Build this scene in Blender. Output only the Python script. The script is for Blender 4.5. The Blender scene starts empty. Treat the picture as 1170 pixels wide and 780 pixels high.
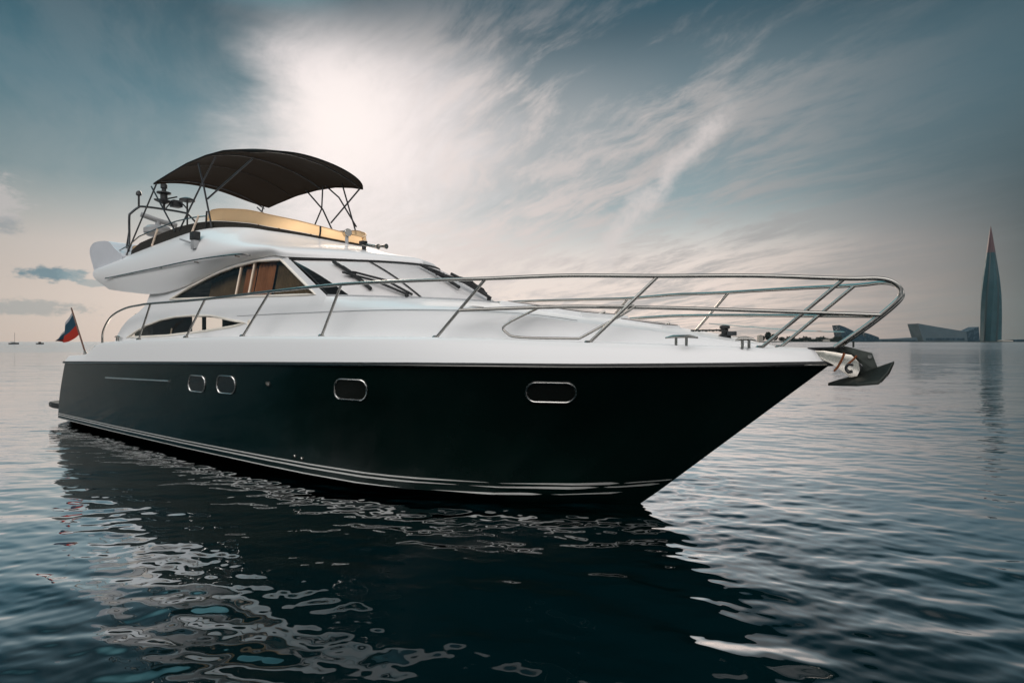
import bpy, bmesh, math, random
import numpy as np
from mathutils import Vector, Matrix
from mathutils.geometry import delaunay_2d_cdt

SC = bpy.context.scene
COL = SC.collection
R = math.radians
random.seed(4)
rng = np.random.default_rng(11)

# ------------------------------------------------------------------ camera
cam = bpy.data.cameras.new("camera")
cam.sensor_width = 36.0
cam.lens = 36.0 * 660 / 1170
cam.clip_start = 0.05
cam.clip_end = 40000
cam_o = bpy.data.objects.new("camera", cam)
COL.objects.link(cam_o)
cam_o.location = (0, 0, 2.0)
cam_o.rotation_euler = (R(90), 0, 0)
SC.camera = cam_o

SUN_EL, SUN_AZ = 20.0, -16.5          # degrees above the horizon, degrees right of the view axis
SUN_DIR = Vector((math.sin(R(SUN_AZ)) * math.cos(R(SUN_EL)), math.cos(R(SUN_AZ)) * math.cos(R(SUN_EL)), math.sin(R(SUN_EL))))

# ------------------------------------------------------------------ colour management, renderer
SC.view_settings.view_transform = 'Standard'
SC.view_settings.look = 'None'
SC.view_settings.exposure = 0.0
SC.view_settings.gamma = 1.0
SC.view_settings.use_curve_mapping = False
SC.render.engine = 'CYCLES'
SC.cycles.use_denoising = True
SC.cycles.max_bounces = 10
SC.cycles.transparent_max_bounces = 16
SC.cycles.sample_clamp_indirect = 5.0
SC.cycles.sample_clamp_direct = 4.0
SC.cycles.caustics_reflective = False
SC.cycles.caustics_refractive = False


# ------------------------------------------------------------------ node helper
class NT:
    def __init__(self, tree):
        self.t = tree
        self.n = tree.nodes
        self.l = tree.links

    def add(self, kind, **kw):
        n = self.n.new(kind)
        for k, v in kw.items():
            setattr(n, k, v)
        return n

    def put(self, sock, v):
        if isinstance(v, bpy.types.NodeSocket):
            self.l.new(v, sock)
        elif v is not None:
            if sock.type == 'RGBA' and len(v) == 3:
                v = (*v, 1.0)
            sock.default_value = v

    def m(self, op, a, b=None, c=None, clamp=False):
        n = self.add('ShaderNodeMath', operation=op, use_clamp=clamp)
        self.put(n.inputs[0], a)
        if b is not None: self.put(n.inputs[1], b)
        if c is not None: self.put(n.inputs[2], c)
        return n.outputs[0]

    def vm(self, op, a, b=None):
        n = self.add('ShaderNodeVectorMath', operation=op)
        self.put(n.inputs[0], a)
        if b is not None:
            self.put(n.inputs[3] if op == 'SCALE' else n.inputs[1], b)
        return n.outputs['Value'] if op in ('DOT_PRODUCT', 'LENGTH', 'DISTANCE') else n.outputs['Vector']

    def ss(self, v, a, b, lo=0.0, hi=1.0):
        n = self.add('ShaderNodeMapRange', interpolation_type='SMOOTHSTEP')
        self.put(n.inputs['Value'], v)
        self.put(n.inputs['From Min'], a); self.put(n.inputs['From Max'], b)
        self.put(n.inputs['To Min'], lo); self.put(n.inputs['To Max'], hi)
        return n.outputs['Result']

    def mix(self, f, a, b, blend='MIX'):
        n = self.add('ShaderNodeMix', data_type='RGBA', blend_type=blend)
        self.put(n.inputs[0], f); self.put(n.inputs[6], a); self.put(n.inputs[7], b)
        return n.outputs[2]

    def ramp(self, f, stops, interp='LINEAR'):
        n = self.add('ShaderNodeValToRGB')
        n.color_ramp.interpolation = interp
        e = n.color_ramp.elements
        while len(e) < len(stops): e.new(0.5)
        for i, (p, c) in enumerate(stops):
            e[i].position = p; e[i].color = (*c, 1.0)
        self.put(n.inputs[0], f)
        return n.outputs[0]

    def noise(self, vec, scale, detail=5, rough=0.55, dist=0.0):
        n = self.add('ShaderNodeTexNoise')
        self.put(n.inputs['Vector'], vec)
        n.inputs['Scale'].default_value = scale
        n.inputs['Detail'].default_value = detail
        n.inputs['Roughness'].default_value = rough
        n.inputs['Distortion'].default_value = dist
        return n.outputs['Fac']

    def mapping(self, vec, scale=(1, 1, 1), rot=(0, 0, 0), loc=(0, 0, 0)):
        n = self.add('ShaderNodeMapping')
        self.put(n.inputs['Vector'], vec)
        n.inputs['Scale'].default_value = scale
        n.inputs['Rotation'].default_value = rot
        n.inputs['Location'].default_value = loc
        return n.outputs[0]


def sky_dir(px, py):
    """direction of a point of the sky, for naming where a cloud stands"""
    return Vector(((px - 585) / 660, 1.0, (390 - py) / 660)).normalized()


# ------------------------------------------------------------------ world: Nishita sky with thin cloud
world = bpy.data.worlds.new("World")
SC.world = world
world.use_nodes = True
W = NT(world.node_tree)
W.n.clear()
tc = W.add('ShaderNodeTexCoord').outputs['Generated']
d = W.vm('NORMALIZE', tc)
sx = W.add('ShaderNodeSeparateXYZ'); W.put(sx.inputs[0], d)
dx, dy, dz = sx.outputs
el = W.m('MULTIPLY', W.m('ARCSINE', dz), 180 / math.pi)                     # elevation in degrees
az = W.m('MULTIPLY', W.m('ARCTAN2', dx, dy), 180 / math.pi)                 # azimuth in degrees, 0 = +Y
sun_ang = W.m('MULTIPLY', W.m('ARCCOSINE', W.vm('DOT_PRODUCT', d, tuple(SUN_DIR))), 180 / math.pi)
az_off = W.m('ABSOLUTE', W.m('SUBTRACT', az, SUN_AZ))
nish = W.add('ShaderNodeTexSky', sky_type='NISHITA')
nish.sun_disc = False
nish.sun_elevation = R(SUN_EL)
nish.sun_rotation = R(SUN_AZ)
nish.air_density = 1.0; nish.dust_density = 2.0; nish.ozone_density = 2.0

# projected cloud plane, so that the cloud streaks close up towards the horizon
inv = W.m('DIVIDE', 1.0, W.m('ADD', W.m('MAXIMUM', dz, 0.0), 0.12))
cpv = W.add('ShaderNodeCombineXYZ')
W.put(cpv.inputs[0], W.m('MULTIPLY', dx, inv)); W.put(cpv.inputs[1], W.m('MULTIPLY', dy, inv)); cpv.inputs[2].default_value = 0.0
cp = cpv.outputs[0]
warp = W.add('ShaderNodeTexNoise'); W.put(warp.inputs['Vector'], cp); warp.inputs['Scale'].default_value = 0.8; warp.inputs['Detail'].default_value = 3
cpw = W.vm('ADD', cp, W.vm('SCALE', warp.outputs['Color'], 0.55))
streak = W.noise(W.mapping(W.mapping(cpw, rot=(0, 0, R(56))), (0.8, 2.6, 1)), 1.15, 9, 0.62)
wisps = W.noise(W.mapping(W.mapping(cpw, rot=(0, 0, R(64))), (0.9, 2.6, 1)), 3.4, 10, 0.70)
broad = W.noise(cp, 0.75, 3, 0.5)

# clear air: pale at the horizon, deep teal high up
clear = W.ramp(W.m('DIVIDE', el, 60.0, clamp=True), [
    (0.0, (0.90, 0.73, 0.64)), (0.06, (0.92, 0.77, 0.69)), (0.13, (0.80, 0.72, 0.67)), (0.17, (0.56, 0.58, 0.57)), (0.22, (0.27, 0.38, 0.415)),
    (0.33, (0.075, 0.20, 0.26)), (0.46, (0.020, 0.085, 0.125)), (1.0, (0.012, 0.05, 0.08))])
# away from the sun the air darkens
fall = W.ramp(W.m('ADD', W.m('DIVIDE', az, 360.0), 0.5), [(0.0, (.12, .17, .2)), (0.30, (.16, .2, .22)), (0.375, (.60, .60, .59)), (0.415, (.84, .83, .82)), (0.45, (1, 1, 1)), (0.52, (1, 1, 1)), (0.55, (1.0, .98, .97)), (0.572, (.80, .78, .77)), (0.59, (.47, .47, .48)), (0.617, (.13, .165, .18)), (0.67, (.09, .13, .15)), (1.0, (.12, .17, .2))])
low = W.ss(el, 9, 24)
fall2 = W.mix(low, fall, W.mix(0.6, fall, (0.9, 0.9, 0.9)))
sky = W.mix(1.0, clear, fall2, 'MULTIPLY')

# cirrus: where, how thick
c1 = W.ss(W.m('ADD', W.m('MULTIPLY', streak, 0.75), W.m('MULTIPLY', wisps, 0.5)), 0.53, 0.76)
zone = W.m('MULTIPLY', W.ss(az, -20, -4), W.ss(az, 46, 12))
zone = W.m('MULTIPLY', zone, W.ss(el, 33, 20))
zone = W.m('ADD', W.m('MULTIPLY', zone, 1.15), 0.08)
lit = W.ss(sun_ang, 62, 8)
ccol = W.mix(lit, (0.16, 0.19, 0.20), (0.74, 0.65, 0.62))
sky = W.mix(W.m('MULTIPLY', W.m('MULTIPLY', c1, zone), 0.80, clamp=True), sky, ccol)

# thin grey veil over the right of the sky
gv = W.m('MULTIPLY', W.m('MULTIPLY', W.ss(az, -14, 8), W.m('MULTIPLY', W.ss(el, 32, 18), W.ss(el, 9, 17))), W.ss(broad, 0.25, 0.7, 0.2, 0.6))
sky = W.mix(gv, sky, W.mix(W.ss(az, 8, 44), (0.47, 0.455, 0.45), (0.11, 0.15, 0.17)))

# bright veil round the hidden sun, with a ragged edge on its left
edge = W.m('ADD', az, W.m('MULTIPLY', W.m('SUBTRACT', W.noise(cpw, 2.2, 6, 0.6), 0.5), 14.0))
veil = W.m('MULTIPLY', W.ss(edge, -28.0, -18.5), W.ss(W.m('ADD', sun_ang, W.m('MULTIPLY', W.m('SUBTRACT', wisps, 0.5), 16.0)), 18.0, 2.0))
veil2 = W.m('MULTIPLY', W.ss(sun_ang, 32.0, 4.0), 0.60)
veil2 = W.m('MULTIPLY', veil2, W.ss(edge, -30, -19, 0.10, 1.0))
veil2 = W.m('MULTIPLY', veil2, W.ss(el, 30, 15))
veil = W.m('MULTIPLY', veil, W.ss(el, 31, 23))
sky = W.mix(veil2, sky, (0.78, 0.70, 0.68))
sky = W.mix(W.m('MULTIPLY', veil, 0.93), sky, (0.93, 0.84, 0.83))
core = W.ss(sun_ang, 8.0, 0.0)
sky = W.mix(W.m('MULTIPLY', core, 0.4), sky, (1.1, 1.0, 0.95))

# old contrail, broken and drifting
A, B = sky_dir(672, 308), sky_dir(838, 112)
nrm = A.cross(B).normalized()
mid = (A + B).normalized()
tang = (B - A).normalized()
wob = W.m('MULTIPLY', W.m('SUBTRACT', W.noise(d, 7.0, 6, 0.65), 0.5), 0.09)
dist = W.m('ABSOLUTE', W.m('ADD', W.vm('DOT_PRODUCT', d, tuple(nrm)), wob))
along = W.m('ABSOLUTE', W.vm('DOT_PRODUCT', W.vm('SUBTRACT', d, tuple(mid)), tuple(tang)))
trail = W.m('MULTIPLY', W.ss(dist, 0.030, 0.0), W.ss(along, 0.19, 0.11))
trail = W.m('MULTIPLY', trail, W.ss(W.noise(d, 22.0, 7, 0.7), 0.22, 0.60, 0.1, 1.0))
sky = W.mix(W.m('MULTIPLY', trail, 0.85), sky, (0.68, 0.62, 0.60))


# small low clouds on the left
def puff(px, py, rx, ry, colour, amount, soft=0.5, scale=40.0):
    global sky
    c = sky_dir(px, py)
    right = Vector((0, 0, 1)).cross(c).normalized() * -1
    up = right.cross(c).normalized()
    if up.z < 0: up = -up
    a = W.m('DIVIDE', W.vm('DOT_PRODUCT', d, tuple(right)), rx / 700)
    b = W.m('DIVIDE', W.vm('DOT_PRODUCT', W.vm('SUBTRACT', d, tuple(c)), tuple(up)), ry / 700)
    r = W.m('SQRT', W.m('ADD', W.m('MULTIPLY', a, a), W.m('MULTIPLY', b, b)))
    r = W.m('ADD', r, W.m('MULTIPLY', W.m('SUBTRACT', W.noise(W.mapping(d, (1, 1, 2.2)), scale, 8, 0.68), 0.5), 2.4))
    k = W.m('MULTIPLY', W.ss(r, 1.0, 1.0 - soft), W.ss(dy, 0, 0.2))
    sky = W.mix(W.m('MULTIPLY', k, amount), sky, colour)


puff(-4, 232, 26, 30, (0.50, 0.47, 0.46), 0.85, 0.7)
puff(-2, 256, 26, 10, (0.22, 0.26, 0.29), 0.6, 0.8)
puff(56, 313, 28, 8.5, (0.13, 0.22, 0.27), 0.95, 0.6)
puff(84, 315, 13, 8, (0.22, 0.31, 0.35), 0.7)
puff(103, 323, 18, 4, (0.30, 0.35, 0.37), 0.7)
puff(30, 351, 60, 9, (0.24, 0.28, 0.30), 0.55)
puff(892, 247, 12, 8, (0.36, 0.36, 0.36), 0.5)

# behind the viewer: bright sky band added unseen, to light the near side
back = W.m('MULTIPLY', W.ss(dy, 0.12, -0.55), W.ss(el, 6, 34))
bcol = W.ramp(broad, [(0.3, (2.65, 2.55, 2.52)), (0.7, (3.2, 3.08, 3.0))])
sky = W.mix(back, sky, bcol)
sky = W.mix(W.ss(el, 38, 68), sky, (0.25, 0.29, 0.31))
# blue-green glow added out of view, high on the left, to brighten the water
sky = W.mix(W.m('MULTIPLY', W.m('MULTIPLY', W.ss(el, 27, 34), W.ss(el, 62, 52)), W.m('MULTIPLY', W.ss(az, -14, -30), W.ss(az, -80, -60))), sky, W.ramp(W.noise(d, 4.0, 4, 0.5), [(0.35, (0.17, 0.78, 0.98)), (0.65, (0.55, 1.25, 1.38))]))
# pale veil added out of view, high right, for the water to reflect
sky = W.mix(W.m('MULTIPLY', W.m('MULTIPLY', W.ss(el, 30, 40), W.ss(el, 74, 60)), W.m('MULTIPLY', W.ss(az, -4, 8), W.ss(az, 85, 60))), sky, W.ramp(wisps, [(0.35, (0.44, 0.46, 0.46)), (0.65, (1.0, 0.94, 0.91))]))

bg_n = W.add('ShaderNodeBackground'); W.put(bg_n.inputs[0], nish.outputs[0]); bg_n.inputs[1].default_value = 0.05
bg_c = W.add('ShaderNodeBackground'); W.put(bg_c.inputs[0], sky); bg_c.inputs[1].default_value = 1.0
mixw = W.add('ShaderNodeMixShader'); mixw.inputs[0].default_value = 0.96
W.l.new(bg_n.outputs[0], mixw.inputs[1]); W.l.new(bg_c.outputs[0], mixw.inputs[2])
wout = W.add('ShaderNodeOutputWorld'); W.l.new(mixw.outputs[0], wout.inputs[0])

sun = bpy.data.lights.new("sun", 'SUN')
sun.energy = 4.2
sun.angle = R(6)
sun.color = (1.0, 0.84, 0.70)
sun_o = bpy.data.objects.new("sun", sun)
COL.objects.link(sun_o)
sun_o.location = (-30, 90, 60)
sun_o.rotation_euler = SUN_DIR.to_track_quat('Z', 'Y').to_euler()


# ------------------------------------------------------------------ materials
def mat(name, base=(0.5, 0.5, 0.5), rough=0.5, metal=0.0, spec=0.5, coat=0.0, var=0.0, vscale=6.0, bump=0.0, bscale=60.0):
    m = bpy.data.materials.new(name)
    m.use_nodes = True
    N = NT(m.node_tree)
    b = m.node_tree.nodes['Principled BSDF']
    b.inputs['Base Color'].default_value = (*base, 1)
    b.inputs['Roughness'].default_value = rough
    b.inputs['Metallic'].default_value = metal
    b.inputs['Specular IOR Level'].default_value = spec
    b.inputs['Coat Weight'].default_value = coat
    b.inputs['Coat Roughness'].default_value = 0.08
    oc = N.add('ShaderNodeTexCoord').outputs['Object']
    if var:
        f = N.noise(oc, vscale, 6, 0.6)
        lo = tuple(c * (1 - var) for c in base); hi = tuple(min(1, c * (1 + var)) for c in base)
        N.put(b.inputs['Base Color'], N.ramp(f, [(0.3, lo), (0.7, hi)]))
        N.put(b.inputs['Roughness'], N.ss(N.noise(oc, vscale * 2.3, 5, 0.6), 0.3, 0.7, rough * 0.75, min(1, rough * 1.3)))
    if bump:
        bn = N.add('ShaderNodeBump'); bn.inputs['Strength'].default_value = bump; bn.inputs['Distance'].default_value = 0.01
        N.put(bn.inputs['Height'], N.noise(oc, bscale, 4, 0.6))
        N.put(b.inputs['Normal'], bn.outputs[0])
    return m


def fabric(name, base, trans, k):
    m = bpy.data.materials.new(name)
    m.use_nodes = True
    N = NT(m.node_tree)
    b = m.node_tree.nodes['Principled BSDF']
    oc = N.add('ShaderNodeTexCoord').outputs['Object']
    f = N.noise(oc, 5.0, 5, 0.6)
    N.put(b.inputs['Base Color'], N.ramp(f, [(0.3, tuple(c * 0.85 for c in base)), (0.7, tuple(c * 1.12 for c in base))]))
    b.inputs['Roughness'].default_value = 0.8
    b.inputs['Specular IOR Level'].default_value = 0.15
    t = N.add('ShaderNodeBsdfTranslucent'); N.put(t.inputs[0], trans)
    wv = N.add('ShaderNodeTexNoise'); N.put(wv.inputs['Vector'], oc); wv.inputs['Scale'].default_value = 3.0
    bn = N.add('ShaderNodeBump'); bn.inputs['Strength'].default_value = 0.25; bn.inputs['Distance'].default_value = 0.03
    N.put(bn.inputs['Height'], wv.outputs['Fac'])
    N.put(b.inputs['Normal'], bn.outputs[0]); N.put(t.inputs['Normal'], bn.outputs[0])
    ms = N.add('ShaderNodeMixShader'); ms.inputs[0].default_value = k
    N.l.new(b.outputs[0], ms.inputs[1]); N.l.new(t.outputs[0], ms.inputs[2])
    N.l.new(ms.outputs[0], m.node_tree.nodes['Material Output'].inputs[0])
    return m


def glass(name, tint, refl=1.0, rough=0.02):
    m = bpy.data.materials.new(name)
    m.use_nodes = True
    N = NT(m.node_tree)
    N.n.remove(m.node_tree.nodes['Principled BSDF'])
    t = N.add('ShaderNodeBsdfTransparent'); N.put(t.inputs[0], tint)
    g = N.add('ShaderNodeBsdfGlossy'); N.put(g.inputs[0], (0.95, 0.97, 1.0)); g.inputs['Roughness'].default_value = rough
    fr = N.add('ShaderNodeFresnel'); fr.inputs[0].default_value = 1.5
    ms = N.add('ShaderNodeMixShader')
    N.put(ms.inputs[0], N.m('MULTIPLY', fr.outputs[0], refl, clamp=True))
    N.l.new(t.outputs[0], ms.inputs[1]); N.l.new(g.outputs[0], ms.inputs[2])
    N.l.new(ms.outputs[0], m.node_tree.nodes['Material Output'].inputs[0])
    return m


M = {}
M['gel'] = mat('white_gelcoat', (0.80, 0.80, 0.80), 0.30, 0, 0.45, 0.2)
M['gel_deck'] = mat('white_deck', (0.74, 0.74, 0.74), 0.5, 0, 0.4, var=0.04, vscale=3)
M['hull'] = mat('dark_green_gelcoat', (0.0024, 0.0105, 0.0090), 0.10, 0, 0.22, var=0.25, vscale=0.9)
M['stripe'] = mat('stripe_and_glint_paint', (0.55, 0.55, 0.53), 0.35, 0, 0.4, var=0.1, vscale=5)
M['steel'] = mat('polished_steel', (0.37, 0.355, 0.33), 0.16, 1.0, 0.5, var=0.08, vscale=9)
M['bright_steel'] = mat('bright_steel_rim', (0.80, 0.78, 0.75), 0.25, 1.0, 0.5)
M['dark_steel'] = mat('dark_steel_tube', (0.05, 0.055, 0.06), 0.35, 0.6, 0.4, var=0.15, vscale=9)
M['rubber'] = mat('black_rubber', (0.012, 0.013, 0.014), 0.55, 0, 0.3, var=0.2, vscale=12)
M['black'] = mat('black_plastic', (0.014, 0.016, 0.017), 0.4, 0, 0.4, var=0.2, vscale=14)
M['grey'] = mat('grey_plastic', (0.35, 0.36, 0.37), 0.4, 0, 0.4, var=0.08, vscale=10)
M['frame'] = mat('cream_window_frame', (0.84, 0.78, 0.69), 0.35, 0, 0.4)
M['pod'] = mat('pale_grey_moulding', (0.60, 0.62, 0.66), 0.42, 0, 0.4, var=0.04, vscale=2)
M['canvas'] = fabric('black_canvas', (0.010, 0.014, 0.015), (0.017, 0.0115, 0.008), 0.5)
M['mesh'] = mat('dark_mesh_cloth', (0.022, 0.020, 0.017), 0.8, 0, 0.2, var=0.25, vscale=18)
M['visor'] = fabric('tan_visor_acrylic', (0.62, 0.44, 0.27), (0.98, 0.74, 0.46), 0.68)
M['cushion'] = mat('tan_cushion_cloth', (0.58, 0.40, 0.24), 0.8, 0, 0.2, var=0.1, vscale=8)
M['glass'] = glass('clear_tinted_glass', (0.90, 0.91, 0.88), 0.8)
M['ws_glass'] = glass('windscreen_glass', (0.96, 0.96, 0.96), 0.7)
M['port_glass'] = mat('dark_porthole_glass', (0.014, 0.016, 0.014), 0.06, 0, 0.5)
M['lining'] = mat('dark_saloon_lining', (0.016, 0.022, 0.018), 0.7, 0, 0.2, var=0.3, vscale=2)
M['curtain'] = mat('rust_brown_curtain', (0.36, 0.145, 0.065), 0.85, 0, 0.1, var=0.25, vscale=4)
M['curtain2'] = mat('dark_brown_curtain', (0.15, 0.10, 0.055), 0.85, 0, 0.1, var=0.25, vscale=4)
M['blind'] = mat('cream_blind_cloth', (0.88, 0.72, 0.58), 0.8, 0, 0.1, var=0.05, vscale=6)
M['cover'] = mat('white_dash_cover', (0.93, 0.91, 0.90), 0.75, 0, 0.2, var=0.04, vscale=4)
M['anchor'] = mat('dull_galvanised_iron', (0.034, 0.040, 0.036), 0.42, 0.7, 0.4, var=0.3, vscale=14)
M['anchor_steel'] = mat('mirror_steel_cheek', (0.86, 0.78, 0.68), 0.16, 1.0, 0.5, var=0.1, vscale=8)
M['acrylic'] = mat('smoked_hatch_acrylic', (0.10, 0.085, 0.08), 0.1, 0, 0.5, var=0.2, vscale=5)


# ------------------------------------------------------------------ mesh helpers; yacht points are (forward, starboard, up)
def P(u, v, z):
    return Vector((u, -v, z))


def link(name, me, m, parent=None, smooth=False, angle=None):
    o = bpy.data.objects.new(name, me)
    COL.objects.link(o)
    if m is not None:
        for mm in (m if isinstance(m, (list, tuple)) else [m]):
            me.materials.append(mm)
    if parent is not None:
        o.parent = parent
    if smooth:
        for p in me.polygons: p.use_smooth = True
        if angle:
            me.set_sharp_from_angle(angle=R(angle))
    return o


def from_bm(name, bm, m, parent=None, smooth=False, angle=35, recalc=True):
    if recalc:
        bmesh.ops.recalc_face_normals(bm, faces=bm.faces)
    me = bpy.data.meshes.new(name)
    bm.to_mesh(me); bm.free()
    return link(name, me, m, parent, smooth, angle)


def bm_grid(bm, rows, close_u=False, close_v=False):
    """faces between successive rows of points"""
    vs = [[bm.verts.new(p) for p in r] for r in rows]
    nr, nc = len(vs), len(vs[0])
    for i in range(nr if close_u else nr - 1):
        for j in range(nc if close_v else nc - 1):
            q = [vs[i][j], vs[i][(j + 1) % nc], vs[(i + 1) % nr][(j + 1) % nc], vs[(i + 1) % nr][j]]
            try: bm.faces.new(q)
            except ValueError: pass
    return vs


def weld(bm, dist=1e-4):
    bmesh.ops.remove_doubles(bm, verts=bm.verts, dist=dist)
    bmesh.ops.dissolve_degenerate(bm, dist=1e-5, edges=bm.edges)


def catmull(pts, n, closed=False):
    """n samples per span through the points"""
    pts = [Vector(p) for p in pts]
    k = len(pts)
    out = []
    for i in range(k if closed else k - 1):
        g = (lambda j: pts[j % k]) if closed else (lambda j: pts[max(0, min(k - 1, j))])
        p0, p1, p2, p3 = g(i - 1), g(i), g(i + 1), g(i + 2)
        for q in range(n):
            t = q / n
            out.append(0.5 * ((2 * p1) + (p2 - p0) * t + (2 * p0 - 5 * p1 + 4 * p2 - p3) * t * t + (3 * p1 - p0 - 3 * p2 + p3) * t ** 3))
    if not closed: out.append(pts[-1].copy())
    return out


def bm_tube(bm, pts, r, seg=8, caps=True, radii=None):
    pts = [Vector(p) for p in pts]
    n = len(pts)
    rows = []
    prev = None
    for i, p in enumerate(pts):
        t = (pts[min(i + 1, n - 1)] - pts[max(i - 1, 0)]).normalized()
        if prev is None:
            a = Vector((0, 0, 1)) if abs(t.z) < 0.9 else Vector((1, 0, 0))
            s = t.cross(a).normalized()
        else:
            s = (prev - t * prev.dot(t)).normalized()
        prev = s
        w = t.cross(s)
        rr = radii[i] if radii else r
        rows.append([p + (s * math.cos(k * 2 * math.pi / seg) + w * math.sin(k * 2 * math.pi / seg)) * rr for k in range(seg)])
    vs = bm_grid(bm, rows, close_v=True)
    if caps:
        bm.faces.new(vs[0][::-1]); bm.faces.new(vs[-1])


def tube(name, pts, r, m, parent=None, seg=8, radii=None):
    bm = bmesh.new()
    bm_tube(bm, pts, r, seg, radii=radii)
    return from_bm(name, bm, m, parent, True, 50)


def bm_box(bm, c, s, rot=None, bevel=0.0):
    mtx = Matrix.Translation(c)
    if rot is not None: mtx = mtx @ rot.to_4x4()
    mtx = mtx @ Matrix.Diagonal((*s, 1))
    r = bmesh.ops.create_cube(bm, size=1.0, matrix=mtx)
    if bevel:
        es = list({e for v in r['verts'] for e in v.link_edges})
        bmesh.ops.bevel(bm, geom=es, offset=bevel, segments=2, profile=0.6, affect='EDGES')


def box(name, c, s, m, parent=None, rot=None, bevel=0.01):
    bm = bmesh.new()
    bm_box(bm, c, s, rot, bevel)
    return from_bm(name, bm, m, parent, True, 40)


def bm_lathe(bm, profile, c, axis=Vector((0, 0, 1)), seg=20):
    """profile = (radius, height) pairs along the axis"""
    q = Vector((0, 0, 1)).rotation_difference(axis.normalized())
    rows = []
    for r, h in profile:
        rows.append([Vector(c) + q @ Vector((max(r, 1e-4) * math.cos(k * 2 * math.pi / seg), max(r, 1e-4) * math.sin(k * 2 * math.pi / seg), h)) for k in range(seg)])
    vs = bm_grid(bm, rows, close_v=True)
    bm.faces.new(vs[0][::-1]); bm.faces.new(vs[-1])


def lathe(name, profile, c, m, parent=None, axis=Vector((0, 0, 1)), seg=20):
    bm = bmesh.new()
    bm_lathe(bm, profile, c, axis, seg)
    return from_bm(name, bm, m, parent, True, 40)


def bm_prism(bm, pts, off):
    """closed outline pts extruded along off"""
    a = [bm.verts.new(p) for p in pts]
    b = [bm.verts.new(Vector(p) + off) for p in pts]
    n = len(a)
    for i in range(n):
        bm.faces.new((a[i], a[(i + 1) % n], b[(i + 1) % n], b[i]))
    bm.faces.new(a[::-1]); bm.faces.new(b)


def prism(name, pts, off, m, parent=None, bevel=0.0, smooth=True):
    bm = bmesh.new()
    bm_prism(bm, pts, Vector(off))
    if bevel:
        bmesh.ops.recalc_face_normals(bm, faces=bm.faces)
        bmesh.ops.bevel(bm, geom=list(bm.edges), offset=bevel, segments=2, profile=0.6, affect='EDGES')
    return from_bm(name, bm, m, parent, smooth, 35)


def empty(name, label, cat, loc, rz=0.0, group=None):
    o = bpy.data.objects.new(name, None)
    COL.objects.link(o)
    o.empty_display_size = 0.3
    o.location = loc
    o.rotation_euler = (0, 0, rz)
    o['label'] = label; o['category'] = cat
    if group: o['group'] = group
    return o


def interp(x, tab):
    return float(np.interp(x, [t[0] for t in tab], [t[1] for t in tab]))


def sstep(x, a, b):
    t = min(1.0, max(0.0, (x - a) / (b - a)))
    return t * t * (3 - 2 * t)


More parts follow.
